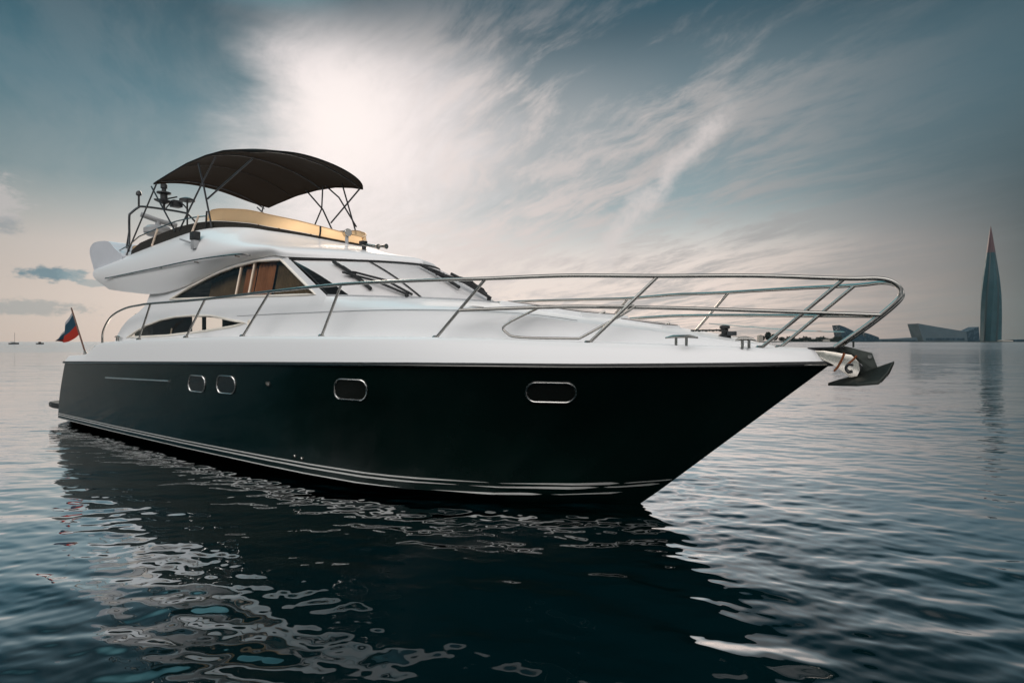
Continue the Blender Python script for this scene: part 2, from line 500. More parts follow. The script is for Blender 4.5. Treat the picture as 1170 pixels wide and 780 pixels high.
# ------------------------------------------------------------------ sea
def build_sea():
    r = [0.6]
    while r[-1] < 7000:
        r.append(r[-1] * (1.012 if r[-1] < 2.8 else 1.0042 if r[-1] < 22 else 1.009 if r[-1] < 70 else 1.03))
    r = np.array(r)
    front = np.linspace(-58, 58, 800)
    rest = np.linspace(58, 302, 64)[1:-1]
    th = np.radians(np.concatenate([front, rest]))
    nt, nr = len(th), len(r)
    RR, TT = np.meshgrid(r, th, indexing='ij')
    X, Y = RR * np.sin(TT), RR * np.cos(TT)
    Z = np.zeros_like(X)
    space = RR * np.where(RR < 22, 0.0042, np.where(RR < 70, 0.009, 0.03))
    lam = np.geomspace(0.10, 9.0, 110)
    lam = lam * rng.uniform(0.9, 1.1, lam.size)
    for L in lam:
        ang = R(80) + rng.normal(0, 0.5)
        k = 2 * math.pi / L
        amp = 0.0013 * L ** 0.95 * rng.uniform(0.5, 1.4)
        amp *= interp(math.log(L), [(math.log(0.10), 1.3), (math.log(0.25), 1.9), (math.log(0.5), 1.5), (math.log(1.0), 1.0), (math.log(2.2), 0.6), (math.log(9), 0.4)])
        ph = rng.uniform(0, 2 * math.pi)
        near = np.clip((RR - 3.0) / 5.0, 0, 1)
        amp = amp * (0.45 + 0.55 * near) if L < 0.42 else amp * (1.35 - 0.35 * near) if L < 1.8 else amp
        w = np.clip((L / space - 2.6) / 2.6, 0, 1)
        warp = 0.25 * L * np.sin(X * k * 0.23 + ph * 2) + 0.25 * L * np.sin(Y * k * 0.19 + ph * 3)
        c = np.cos(k * (X * math.cos(ang) + Y * math.sin(ang) + warp) + ph)
        Z += amp * w * c
    # patches of calmer and rougher water
    patch = 0.75 + 0.35 * np.sin(X * 0.31 + 1.3) * np.sin(Y * 0.23 + X * 0.07 + 0.6)
    Z *= np.clip(patch, 0.4, 1.2)
    nv = nr * nt + 1
    co = np.zeros((nv, 3), dtype=np.float32)
    co[:-1, 0] = X.ravel(); co[:-1, 1] = Y.ravel(); co[:-1, 2] = Z.ravel()
    i, j = np.meshgrid(np.arange(nr - 1), np.arange(nt), indexing='ij')
    j2 = (j + 1) % nt
    q = np.stack([i * nt + j, (i + 1) * nt + j, (i + 1) * nt + j2, i * nt + j2], -1).reshape(-1, 4)[:, ::-1]
    jj = np.arange(nt)
    tri = np.stack([np.full(nt, nv - 1), (jj + 1) % nt, jj], -1)
    me = bpy.data.meshes.new('sea')
    me.vertices.add(nv); me.vertices.foreach_set('co', co.ravel())
    loops = np.concatenate([q.ravel(), tri.ravel()]).astype(np.int32)
    me.loops.add(loops.size); me.loops.foreach_set('vertex_index', loops)
    npoly = len(q) + len(tri)
    me.polygons.add(npoly)
    starts = np.concatenate([np.arange(len(q)) * 4, len(q) * 4 + np.arange(len(tri)) * 3]).astype(np.int32)
    me.polygons.foreach_set('loop_start', starts)
    me.polygons.foreach_set('use_smooth', np.ones(npoly, dtype=bool))
    me.update(calc_edges=True)
    me.validate()
    m = bpy.data.materials.new('sea_water')
    m.use_nodes = True
    N = NT(m.node_tree)
    b = m.node_tree.nodes['Principled BSDF']
    N.put(b.inputs['Base Color'], (0.0007, 0.0085, 0.0105))
    b.inputs['Specular IOR Level'].default_value = 0.0
    b.inputs['Roughness'].default_value = 1.0
    gl = N.add('ShaderNodeBsdfGlossy')
    gl.inputs[0].default_value = (0.97, 0.98, 1.0, 1)
    geo = N.add('ShaderNodeNewGeometry').outputs['Position']
    cd = N.add('ShaderNodeCameraData').outputs['View Distance']
    n1 = N.noise(N.mapping(geo, (0.7, 1.9, 1), (0, 0, R(8))), 2.6, 2.5, 0.5, 0.6)
    n2 = N.noise(N.mapping(geo, (0.6, 1.5, 1), (0, 0, R(-14))), 0.35, 5, 0.6, 0.5)
    n3 = N.noise(N.mapping(geo, (0.5, 1.5, 1), (0, 0, R(5))), 0.06, 5, 0.6)
    far = N.ss(cd, 12, 60)
    h = N.m('ADD', N.m('MULTIPLY', n1, N.m('MULTIPLY', N.m('ADD', N.ss(cd, 6, 18), N.ss(cd, 16, 50)), 0.016)), N.m('MULTIPLY', n2, N.m('ADD', N.m('MULTIPLY', far, 0.30), N.ss(cd, 60, 300, 0.0, 0.2))))
    h = N.m('ADD', h, N.m('MULTIPLY', n3, N.m('MULTIPLY', N.ss(cd, 40, 250), 1.1)))
    bn = N.add('ShaderNodeBump'); bn.inputs['Strength'].default_value = 0.8; bn.inputs['Distance'].default_value = 1.0
    N.put(bn.inputs['Height'], h)
    N.put(gl.inputs['Normal'], bn.outputs[0])
    rn = N.noise(N.mapping(geo, (0.35, 1.0, 1)), 0.022, 5, 0.65)
    N.put(gl.inputs['Roughness'], N.m('ADD', 0.025, N.m('MULTIPLY', N.ss(cd, 14, 180), N.ss(rn, 0.35, 0.65, 0.05, 0.17))))
    lw = N.add('ShaderNodeLayerWeight'); lw.inputs[0].default_value = 0.5
    N.put(lw.inputs['Normal'], bn.outputs[0])
    fac = N.ramp(lw.outputs['Facing'], [(0.0, (.02,) * 3), (0.42, (.03,) * 3), (0.54, (.10,) * 3), (0.62, (.25,) * 3), (0.68, (.60,) * 3), (0.74, (.90,) * 3), (0.79, (.99,) * 3), (1.0, (1.0,) * 3)])
    ms = N.add('ShaderNodeMixShader')
    N.put(ms.inputs[0], fac)
    N.l.new(b.outputs[0], ms.inputs[1]); N.l.new(gl.outputs[0], ms.inputs[2])
    N.l.new(ms.outputs[0], m.node_tree.nodes['Material Output'].inputs[0])
    o = link('sea', me, m)
    o['kind'] = 'structure'
    return o


build_sea()

# ------------------------------------------------------------------ yacht
TH = R(36.6)
yacht = empty('motor_yacht', 'big white flybridge motor yacht with dark green hull and black bimini', 'yacht',
              (1.6757, 7.1351, 0.0), -TH)

RUB_Z = [(-13.7, 1.504), (-12.5, 1.529), (-11, 1.559), (-9, 1.6), (-7, 1.639), (-5, 1.678), (-3.5, 1.706), (-2, 1.731), (-1, 1.741), (0, 1.744), (1, 1.757), (2, 1.768)]
CHINE_V = [(-14.7, 1.93), (-11, 1.98), (-8, 1.98), (-6.3, 1.95), (-5.2, 1.93), (-4.4, 1.88), (-3.4, 1.76), (-2.6, 1.56), (-1.55, 1.18), (-0.78, 0.76), (-0.3, 0.40), (0.17, 0.0)]
CHINE_Z = [(-13.75, 0.10), (-8, 0.115), (-5, 0.12), (-3, 0.10), (-1.5, 0.12), (-0.8, 0.14), (-0.3, 0.16), (0.17, 0.20)]
KEEL_Z = [(-13.75, -0.45), (-6, -0.62), (-1.5, -0.55), (-0.3, -0.18), (0.17, 0.20)]
DECK_Z = [(-13.9, 1.66), (-12.67, 1.70), (-12.4, 1.74), (-12.08, 1.865), (-11.75, 1.955), (-11.4, 1.985), (-9, 2.05), (-5.6, 2.08), (-3.77, 2.07), (-1.83, 2.05), (-1, 2.027), (0, 1.991), (0.9, 1.958), (1.42, 1.937), (2.0, 1.92)]


def rub_v(u):
    if u >= 2: return 0.0
    t = min(1.0, (2 - u) / 8)
    v = 2.22 * (1 - (1 - t) ** 4.2)
    if u < -6: v -= 0.15 * ((-6 - u) / 7.7) ** 2
    return v


def hull_pt(q, w):
    """q 0 stern .. 1 bow, w 0 chine .. 1 rub rail"""
    ur = -13.7 + 15.7 * q
    uc = -14.7 + 14.87 * q
    a = (uc, interp(uc, CHINE_V), interp(uc, CHINE_Z))
    b = (ur, rub_v(ur), interp(ur, RUB_Z))
    fl = 0.20 * sstep(q, 0.45, 0.88) * (1 - sstep(q, 0.9, 1.0)) - 0.03 * (1 - sstep(q, 0.3, 0.6))
    v = a[1] + (b[1] - a[1]) * w - 4 * w * (1 - w) * fl * (1 - 0.35 * w)
    return (a[0] + (b[0] - a[0]) * w, max(v, 0.0), a[2] + (b[2] - a[2]) * w)


def hull_at(u, z):
    """hull surface frame at forward u, height z: point, forward tangent, up tangent, outward normal (yacht space)"""
    q, w = (u + 13.7) / 15.2, 0.5
    for _ in range(40):
        p = hull_pt(q, w)
        q += (u - p[0]) / 15.0; w += (z - p[2]) / 1.6
        q = min(max(q, 0), 1); w = min(max(w, 0), 1)
    p = P(*hull_pt(q, w))
    tu = (P(*hull_pt(q + 0.004, w)) - P(*hull_pt(q - 0.004, w))).normalized()
    tz = (P(*hull_pt(q, min(1, w + 0.02))) - P(*hull_pt(q, w - 0.02)))
    tz = (tz - tu * tz.dot(tu)).normalized()
    n = tu.cross(tz).normalized()
    if n.y > 0: n = -n
    return p, tu, tz, n


def qs(n, pw=1.7):
    return [1 - (1 - i / n) ** pw for i in range(n + 1)]


def mirror(bm):
    g = bmesh.ops.duplicate(bm, geom=list(bm.verts) + list(bm.edges) + list(bm.faces))
    for e in g['geom']:
        if isinstance(e, bmesh.types.BMVert): e.co.y = -e.co.y
    weld(bm)


# hull shell
bm = bmesh.new()
rows = []
for q in qs(110):
    row = []
    c = hull_pt(q, 0)
    row.append(P(c[0], 0, interp(c[0], KEEL_Z)))
    k = Vector(row[0])
    for t in (0.33, 0.66): row.append(k.lerp(P(*c), t))
    for i in range(15): row.append(P(*hull_pt(q, i / 14)))
    rows.append(row)
vs = bm_grid(bm, rows)
for j in range(len(rows[0]) - 1):                              # transom
    a, b = vs[0][j], vs[0][j + 1]
    c = [bm.verts.new(Vector((b.co.x, 0, b.co.z))), bm.verts.new(Vector((a.co.x, 0, a.co.z)))]
    bm.faces.new((a, b, *c))
mirror(bm)
from_bm('hull', bm, M['hull'], yacht, True, 40)

# painted boot stripes, just proud of the shell; bow segments paint in light caught on chines
TOP_W = [(-13.6, .022), (-2.4, .020), (-1.75, .004), (-1.7, .0), (-1.6, .0), (-1.5, .006), (-.5, .034), (-.42, .03), (-.34, .0), (-.3, .0), (-.25, .012), (.12, .016), (.15, .0)]
MID_W = [(-13.6, .024), (-2.9, .022), (-2.1, .006), (-2.05, .0), (-1.9, .0), (-1.7, .010), (-.75, .036), (-.62, .03), (-.5, .0), (-.45, .0), (-.4, .014), (.0, .03), (.08, .0)]
LOW_W = [(-13.6, .018), (-3.4, .016), (-2.9, .010), (-2.7, .0), (-2.3, .0), (-2.2, .004), (-1.25, .036), (-1.12, .03), (-1.0, .0), (-.9, .0), (-.8, .008), (-.3, .022), (-.2, .0)]
for wt, dz_ in ((TOP_W, 0.135), (MID_W, 0.085), (LOW_W, 0.0)):
    for side in (1, -1):
        bm = bmesh.new()
        rows = []
        for i in range(421):
            u = -14.65 + 14.8 * (1 - (1 - i / 420) ** 1.5)
            q = (u + 14.7) / 14.87
            zt = interp(u, wt)
            w1 = (dz_ + 0.012 + zt * 0.5) / 1.55
            w0 = (dz_ + 0.012 - zt * 0.5) / 1.55
            r2 = []
            for w in (max(w0, 0.001), w1):
                p = P(*hull_pt(q, w)); p.y -= 0.006
                p.y *= side
                r2.append(p)
            rows.append(r2)
        bm_grid(bm, rows)
        bmesh.ops.dissolve_degenerate(bm, dist=1e-5, edges=bm.edges)
        from_bm('boot_stripe_and_glint', bm, M['stripe'], yacht, False)


# rub rail: steel strip over black rubber
def along_rub(off_v, off_z, n=140):
    out = []
    for q in qs(n, 1.9):
        u = -13.75 + 15.75 * q
        v = rub_v(u)
        out.append(P(u + (off_v if u > 1.8 else 0) * sstep(u, 1.6, 2.0), v + off_v * (1 - sstep(u, 1.7, 2.0)), interp(u, RUB_Z) + off_z))
    return out


def around(side_pts):
    return side_pts + [Vector((p.x, -p.y, p.z)) for p in reversed(side_pts[:-1])]


tube('rub_rail', around(along_rub(0.012, 0.004)), 0.026, M['rubber'], yacht, 8)
tube('rub_rail_trim', around(along_rub(0.030, -0.004)), 0.010, M['steel'], yacht, 6)

# white bulwark and deck
bm = bmesh.new()
rows = []
for q in qs(120, 1.9):
    u = -13.75 + 15.75 * q
    v = rub_v(u)
    zr, zd = interp(u, RUB_Z) + 0.02, interp(u, DECK_Z)
    pr = []
    for dv, f in ((0.004, 0.0), (0.03, 0.35), (0.065, 0.72), (0.085, 0.88), (0.105, 0.965), (0.135, 1.0)):
        pr.append(P(u, max(0, v - dv), zr + (zd - zr) * f))
    pr.append(P(u, max(0, v - 0.20), zd + 0.004))
    pr.append(P(u, max(0, v - 0.26), zd - 0.03))
    pr.append(P(u, max(0, (v - 0.26) * 0.5), zd - 0.02))
    pr.append(P(u, 0, zd - 0.01))
    rows.append(pr)
vs = bm_grid(bm, rows)
bm.faces.new(vs[0])
mirror(bm)
from_bm('bulwark_deck', bm, M['gel'], yacht, True, 50)

# swim platform
bm = bmesh.new()
out = [(-14.3, 1.96), (-14.9, 2.0), (-15.35, 1.95), (-15.55, 1.75), (-15.6, 0), (-15.55, -1.75), (-15.35, -1.95), (-14.9, -2.0), (-14.3, -1.96)]
bm_prism(bm, [P(u, v, 0.34) for u, v in out], Vector((0, 0, 0.13)))
bmesh.ops.bevel(bm, geom=list(bm.edges), offset=0.02, segments=2, affect='EDGES')
from_bm('swim_platform', bm, M['rubber'], yacht, True, 40)


# ---- trunk cabin in front of the windscreen
def keyed(keys, n=10):
    return catmull([P(*k) for k in keys], n)


RA = [(-4.2, 1.80, 1.99), (-3.0, 1.80, 1.99), (-2.0, 1.70, 1.98), (-1.17, 1.56, 1.97), (-.63, 1.42, 1.96), (-.3, 1.26, 1.95), (.37, .90, 1.93), (.85, .62, 1.92), (1.3, .29, 1.91), (1.47, 0, 1.91)]
RC = [(-4.2, 1.735, 2.42), (-3.0, 1.72, 2.41), (-2.0, 1.64, 2.385), (-1.17, 1.52, 2.34), (-.63, 1.38, 2.285), (-.3, 1.2, 2.23), (.37, .85, 2.135), (.85, .58, 2.06), (1.3, .27, 1.98), (1.45, 0, 1.955)]


def ws_base(q): return (-2.6 - 0.60 * (1.63 * q) ** 2, 1.63 * q, 2.60 + 0.06 * q * q)
def ws_top(q): return (-3.9 - 0.653 * (1.5 * q) ** 2, 1.5 * q, 3.25 + 0.05 * q * q)


RW = [ws_base(1 - i / 9) for i in range(10)]
bm = bmesh.new()
a, c, w = keyed(RA), keyed(RC), keyed(RW)
rows = [a]
rows.append([x.lerp(y, 0.5) + Vector((0, -0.012 if y.y < -0.05 else 0, 0)) for x, y in zip(a, c)])
rows.append([x.lerp(y, 0.93) for x, y in zip(a, c)])
rows.append([x.lerp(y, 0.05) + Vector((0, 0, 0.008)) for x, y in zip(c, w)])
for t in (0.2, 0.4, 0.6, 0.8, 1.0):
    rows.append([x.lerp(y, t) + Vector((0, 0, 0.035 * math.sin(math.pi * t))) for x, y in zip(c, w)])
bm_grid(bm, rows)
mirror(bm)
from_bm('trunk_cabin', bm, M['gel'], yacht, True, 40)


# ---- house sides with their window openings
def side_v(z):
    return interp(z, [(1.95, 1.81), (2.1, 1.79), (2.42, 1.735), (2.55, 1.69), (2.66, 1.632), (2.9, 1.585), (3.3, 1.505), (3.5, 1.46)])


PANEL = [(-11.5, 1.97), (-11.42, 2.12), (-11.25, 2.3), (-11.0, 2.47), (-10.65, 2.61), (-10.4, 2.76), (-10.28, 3.08), (-9.4, 3.04), (-8.6, 3.14), (-7.95, 3.27), (-7.0, 3.41), (-6.3, 3.45), (-5.7, 3.42), (-5.45, 3.36), (-4.2, 2.66), (-4.2, 1.97)]
LOWWIN = [(-10.85, 2.085), (-10.5, 2.2), (-10.03, 2.32), (-9.4, 2.42), (-8.85, 2.465), (-8.2, 2.475), (-7.4, 2.45), (-6.18, 2.30), (-6.6, 2.25), (-7.49, 2.185), (-9.0, 2.115)]
UPWIN = [(-9.30, 2.83), (-8.6, 3.025), (-7.95, 3.165), (-7.45, 3.25), (-7.0, 3.305), (-6.3, 3.345), (-5.58, 3.305), (-4.48, 2.69), (-6.5, 2.75)]


def densify(poly, step=0.15):
    out = []
    for i, a in enumerate(poly):
        b = poly[(i + 1) % len(poly)]
        n = max(1, int(math.hypot(b[0] - a[0], b[1] - a[1]) / step))
        for k in range(n): out.append((a[0] + (b[0] - a[0]) * k / n, a[1] + (b[1] - a[1]) * k / n))
    return out


def inside(p, poly):
    c = False
    for i in range(len(poly)):
        a, b = poly[i], poly[i - 1]
        if (a[1] > p[1]) != (b[1] > p[1]) and p[0] < (b[0] - a[0]) * (p[1] - a[1]) / (b[1] - a[1]) + a[0]: c = not c
    return c


def panel(outer, holes, vf):
    loops = [densify(outer)] + [densify(h) for h in holes]
    pts, faces = [], []
    for lp in loops:
        faces.append(list(range(len(pts), len(pts) + len(lp))))
        pts += [Vector(p) for p in lp]
    us = [p[0] for p in outer]; zs = [p[1] for p in outer]
    x = min(us)
    while x < max(us):
        z = min(zs)
        while z < max(zs):
            if inside((x, z), outer) and not any(inside((x, z), h) for h in holes):
                if min((Vector((x, z)) - p).length for p in pts) > 0.06: pts.append(Vector((x, z)))
            z += 0.16
        x += 0.3
    v, e, f, *_ = delaunay_2d_cdt(pts, [], faces, 2, 1e-5)
    bm = bmesh.new()
    bv = [bm.verts.new(P(p.x, vf(p.y), p.y)) for p in v]
    for t in f:
        c = sum((v[i] for i in t), Vector((0, 0))) / len(t)
        if inside((c.x, c.y), outer) and not any(inside((c.x, c.y), h) for h in holes):
            try: bm.faces.new([bv[i] for i in t])
            except ValueError: pass
    return bm


def flip_copy(bm):
    b2 = bm.copy()
    for v in b2.verts: v.co.y = -v.co.y
    return b2


def loop3(poly, vf, off=0.0, side=1):
    return [P(u, (vf(z) + off) * side, z) for u, z in poly]


for side in (1, -1):
    bm = panel(PANEL, [LOWWIN, UPWIN], side_v)
    if side < 0:
        for v in bm.verts: v.co.y = -v.co.y
    house = from_bm('cabin_side', bm, M['gel'], yacht, True, 60, recalc=False)
    for poly in (LOWWIN, UPWIN):
        bm = panel(poly, [], lambda z: side_v(z) - 0.022)
        if side < 0:
            for v in bm.verts: v.co.y = -v.co.y
        win = from_bm('side_window', bm, M['glass'], yacht, True, 60)
        lp = catmull(loop3(densify(poly, 0.4), side_v, 0.002, side), 2, closed=True)
        lp = loop3(densify(poly, 0.2), side_v, 0.0, side)
        bm = bmesh.new()
        bm_tube(bm, lp + lp[:2], 0.021, 6, caps=False)
        from_bm('window_frame', bm, M['frame'], win, True, 60)
        bm = bmesh.new()
        lp2 = loop3(densify(poly, 0.2), side_v, -0.016, side)
        ctr = sum(lp2, Vector()) / len(lp2)
        lp2 = [p + (ctr - p) * 0.012 for p in lp2]
        bm_tube(bm, lp2 + lp2[:2], 0.011, 6, caps=False)
        from_bm('window_seal', bm, M['rubber'], win, True, 60)

# inside the saloon: dark lining, curtains, blinds, dividers
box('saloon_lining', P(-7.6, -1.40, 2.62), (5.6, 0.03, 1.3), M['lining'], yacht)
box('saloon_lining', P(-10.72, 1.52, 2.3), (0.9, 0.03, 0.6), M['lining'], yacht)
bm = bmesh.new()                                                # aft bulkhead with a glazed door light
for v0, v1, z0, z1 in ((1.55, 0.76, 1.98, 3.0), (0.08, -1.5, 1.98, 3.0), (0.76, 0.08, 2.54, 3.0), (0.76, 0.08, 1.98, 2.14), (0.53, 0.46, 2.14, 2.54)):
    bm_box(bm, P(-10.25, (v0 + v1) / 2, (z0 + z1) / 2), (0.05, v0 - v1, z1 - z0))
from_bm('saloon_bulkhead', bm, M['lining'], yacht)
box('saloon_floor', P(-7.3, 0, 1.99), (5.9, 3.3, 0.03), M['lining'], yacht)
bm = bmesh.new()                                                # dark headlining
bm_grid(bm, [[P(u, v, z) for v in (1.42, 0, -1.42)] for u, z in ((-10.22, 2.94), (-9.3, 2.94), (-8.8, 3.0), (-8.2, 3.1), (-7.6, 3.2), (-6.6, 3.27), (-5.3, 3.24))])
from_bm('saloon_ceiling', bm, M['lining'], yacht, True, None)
lathe('vent_ring', [(0.055, 0), (0.055, 0.012), (0.035, 0.016), (0.03, 0.004)], P(-6.08, 1.752, 2.30), M['frame'], yacht, axis=P(0, 1, 0.15), seg=16)


def hanging(name, u0, u1, z0, z1, v_off, m, waves=5, slant=0.0):  # slant: how far the front edge leans aft per metre up
    bm = bmesh.new()
    rows = []
    for i in range(7):
        z = z0 + (z1 - z0) * i / 6
        row = []
        for k in range(waves * 6 + 1):
            u = u0 + (u1 + slant * (z - z0) - u0) * k / (waves * 6)
            row.append(P(u, side_v(z) - v_off + 0.014 * math.sin(k * math.pi / 3), z))
        rows.append(row)
    bm_grid(bm, rows)
    return from_bm(name, bm, m, yacht, True, None)


hanging('curtain', -6.38, -5.85, 2.66, 3.40, 0.10, M['curtain'], 5)
hanging('curtain', -6.80, -6.45, 2.66, 3.40, 0.12, M['curtain'], 3)
hanging('curtain', -5.80, -4.5, 2.64, 3.36, 0.12, M['curtain2'], 9, -1.75)
hanging('curtain', -8.2, -7.0, 2.7, 3.40, 0.22, M['curtain2'], 10)
for u in (-6.84, -6.42):
    bm = bmesh.new()
    bm_tube(bm, [P(u, side_v(z) - 0.035, z) for z in (2.72, 2.9, 3.1, 3.36)], 0.026, 8)
    from_bm('window_divider', bm, M['blind'], yacht, True)
tube('window_divider', [P(-8.93, side_v(z) - 0.04, z) for z in (2.10, 2.25)], 0.014, M['blind'], yacht, 6)


# faint moulding seam along the cabin side and a small gutter above it
seam = catmull([P(u, v, z) for u, v, z in ((-6.5, 1.736, 2.425), (-5.3, 1.737, 2.425), (-4.2, 1.738, 2.42), (-3.0, 1.722, 2.41), (-2.0, 1.642, 2.385), (-1.17, 1.522, 2.34), (-.63, 1.382, 2.285), (-.3, 1.202, 2.23))], 6)
tube('moulding_seam', seam, 0.004, M['grey'], yacht, 5)

# ---- windscreen
def ws_pt(q, t, off=0.0):
    a, b = P(*ws_base(q)), P(*ws_top(q))
    p = a.lerp(b, t)
    p += Vector((1, 0, 1.6)).normalized() * (0.03 * math.sin(math.pi * t) + off)
    return p


for q0, q1 in ((1.0, 0.53), (0.53, -0.53), (-0.53, -1.0)):
    bm = bmesh.new()
    bm_grid(bm, [[ws_pt(q0 + (q1 - q0) * i / 16, k / 8) for k in range(9)] for i in range(17)])
    from_bm('windscreen_pane', bm, M['ws_glass'], yacht, True, None)
for q in (0.53, -0.53):
    tube('windscreen_mullion', [ws_pt(q, k / 8, 0.006) for k in range(9)], 0.011, M['rubber'], yacht, 8)
for q in (1.0, -1.0):
    tube('windscreen_edge', [ws_pt(q * 0.995, k / 8, 0.004) for k in range(9)], 0.012, M['rubber'], yacht, 8)
tube('windscreen_top_seal', [ws_pt(1 - i / 20, 0.985, 0.008) for i in range(41)], 0.015, M['rubber'], yacht, 8)
tube('windscreen_base_seal', [ws_pt(1 - i / 20, 0.0, 0.008) for i in range(41)], 0.013, M['grey'], yacht, 8)
# white cover over the dashboard, seen through the panes
bm = bmesh.new()
rows = []
for i in range(25):
    rows.append([ws_pt(0.89 + 0.09 * t - (1.81 + 0.09 * t) * i / 24, t, -0.014) for t in (0.02, 0.12, 0.25, 0.38, 0.5, 0.62, 0.75, 0.88, 1.0)])
bm_grid(bm, rows)
from_bm('dash_cover', bm, M['cover'], yacht, True, None)


def wiper(q0, t0, q1, t1, qa, ta):
    """blade from (q0,t0) to (q1,t1); two arms run down to the base at (qa, ta)"""
    w = tube('wiper', [ws_pt(q0, t0, 0.045), ws_pt((q0 + q1) / 2, (t0 + t1) / 2, 0.050), ws_pt(q1, t1, 0.045)], 0.026, M['rubber'], yacht, 6)
    qm, tm = (q0 + q1) / 2, (t0 + t1) / 2
    for dq in (-0.02, 0.05):
        tube('wiper_arm', [ws_pt(qm + dq, tm, 0.065), ws_pt((qm + qa) / 2 + dq, (tm + ta) / 2, 0.10), ws_pt(qa + dq * 0.4, ta, 0.05)], 0.018, M['rubber'], w, 6)
    box('wiper_bracket', ws_pt(qm, tm, 0.06), (0.12, 0.08, 0.04), M['rubber'], w)
    tube('wiper_spine', [ws_pt(q0 + (q1 - q0) * 0.25, t0 + (t1 - t0) * 0.25, 0.06), ws_pt(qm + 0.02, tm, 0.095), ws_pt(q0 + (q1 - q0) * 0.8, t0 + (t1 - t0) * 0.8, 0.06)], 0.018, M['rubber'], w, 6)
    lathe('wiper_motor', [(0.03, 0), (0.03, 0.05), (0.018, 0.07)], ws_pt(qa + 0.015, ta, 0.0), M['rubber'], w, seg=10)


wiper(0.80, 0.84, 0.78, 0.12, 0.60, 0.01)
wiper(0.14, 0.88, 0.14, 0.24, -0.12, 0.03)
wiper(-0.50, 0.80, -0.50, 0.20, -0.72, 0.03)

# ---- flybridge moulding
FB = [(-12.4, 1.60, 3.19), (-11.2, 1.68, 3.07), (-9.9, 1.655, 2.965), (-8.8, 1.60, 3.045), (-7.25, 1.53, 3.335), (-5.95, 1.515, 3.40), (-5.35, 1.49, 3.335), (-4.44, .90, 3.285), (-3.90, 0, 3.245)]
FM2 = [(-13.2, 1.64, 3.50), (-11.5, 1.73, 3.42), (-9.9, 1.75, 3.37), (-8.6, 1.74, 3.42), (-7.2, 1.70, 3.53), (-6.0, 1.60, 3.53), (-5.4, 1.46, 3.47), (-4.55, .86, 3.42), (-4.0, 0, 3.365)]
FM1 = [(-13.35, 1.60, 3.70), (-11.6, 1.66, 3.72), (-9.9, 1.68, 3.76), (-8.6, 1.67, 3.83), (-7.4, 1.58, 3.84), (-6.6, 1.42, 3.76), (-6.05, 1.20, 3.70), (-5.3, .72, 3.60), (-4.75, 0, 3.52)]
FT = [(-13.1, 1.52, 3.75), (-11.9, 1.47, 3.90), (-9.8, 1.45, 4.06), (-8.3, 1.44, 4.12), (-7.2, 1.28, 4.05), (-6.65, 1.05, 3.96), (-6.2, .75, 3.88), (-5.75, .38, 3.78), (-5.4, 0, 3.70)]
FI = [(u - (0.10 if k > 4 else 0), max(0, v - 0.12), z) for k, (u, v, z) in enumerate(FT)]
FI2 = [(u - 0.02, v, 3.40) for u, v, z in FI]
FU = [(u, 0.0, z + 0.03) for u, v, z in FB]
fly = bmesh.new()
ks = [keyed(k, 12) for k in (FU, FB, FM2, FM1, FT, FI, FI2)]
rows = [ks[0]]
rows.append([b.lerp(a, 0.08) + Vector((0, 0, 0.01)) for a, b in zip(ks[0], ks[1])])
rows.append([b + Vector((0, 0.02 if b.y < -0.05 else 0, -0.004)) for b in ks[1]])
prof = ks[1:5]
n = len(prof[0])
cols = [catmull([prof[r_][i] for r_ in range(4)], 5) for i in range(n)]       # rounded section through the four rings
for r_ in range(len(cols[0])): rows.append([cols[i][r_] for i in range(n)])
rows.append([b.lerp(a, 0.5) + Vector((0, 0, 0.012)) for a, b in zip(ks[5], ks[4])])
rows += [ks[5], ks[6]]
vs = bm_grid(fly, rows)
# aft closing face
chain = [r_[0] for r_ in vs]
for a, b in zip(chain[:-1], chain[1:]):
    c = [fly.verts.new(Vector((b.co.x, 0, b.co.z))), fly.verts.new(Vector((a.co.x, 0, a.co.z)))]
    try: fly.faces.new((a, b, *c))
    except ValueError: pass
# flybridge floor
c0 = [fly.verts.new(Vector((v.co.x, 0, v.co.z))) for v in vs[-1]]
for i in range(len(c0) - 1): fly.faces.new((vs[-1][i], vs[-1][i + 1], c0[i + 1], c0[i]))
mirror(fly)
from_bm('flybridge', fly, M['gel'], yacht, True, 45)

pod = [(-13.86, 4.12), (-13.88, 4.25), (-13.78, 4.34), (-13.5, 4.40), (-12.72, 4.34), (-12.35, 4.14), (-11.85, 3.90), (-12.3, 3.80), (-13.45, 3.70), (-13.68, 3.86)]
prism('flybridge_aft_moulding', catmull([P(u, 1.52, z) for u, z in pod], 3, closed=True), (0, 2.6, 0), M['pod'], yacht)

# dark mesh band and tan visor on the coaming
ring = catmull([P(*k) for k in FT], 14)
both = ring + [Vector((p.x, -p.y, p.z)) for p in reversed(ring[:-1])]


def band_h(u): return interp(u, [(-11.7, 0.10), (-11.2, 0.20), (-9.5, 0.22), (-8.3, 0.15), (-7.2, 0.09), (-6.3, 0.055), (-5.4, 0.03)])
def vis_h(u): return interp(u, [(-8.3, 0.02), (-8.2, 0.20), (-7.9, 0.23), (-7.2, 0.24), (-6.3, 0.20), (-5.4, 0.13)])


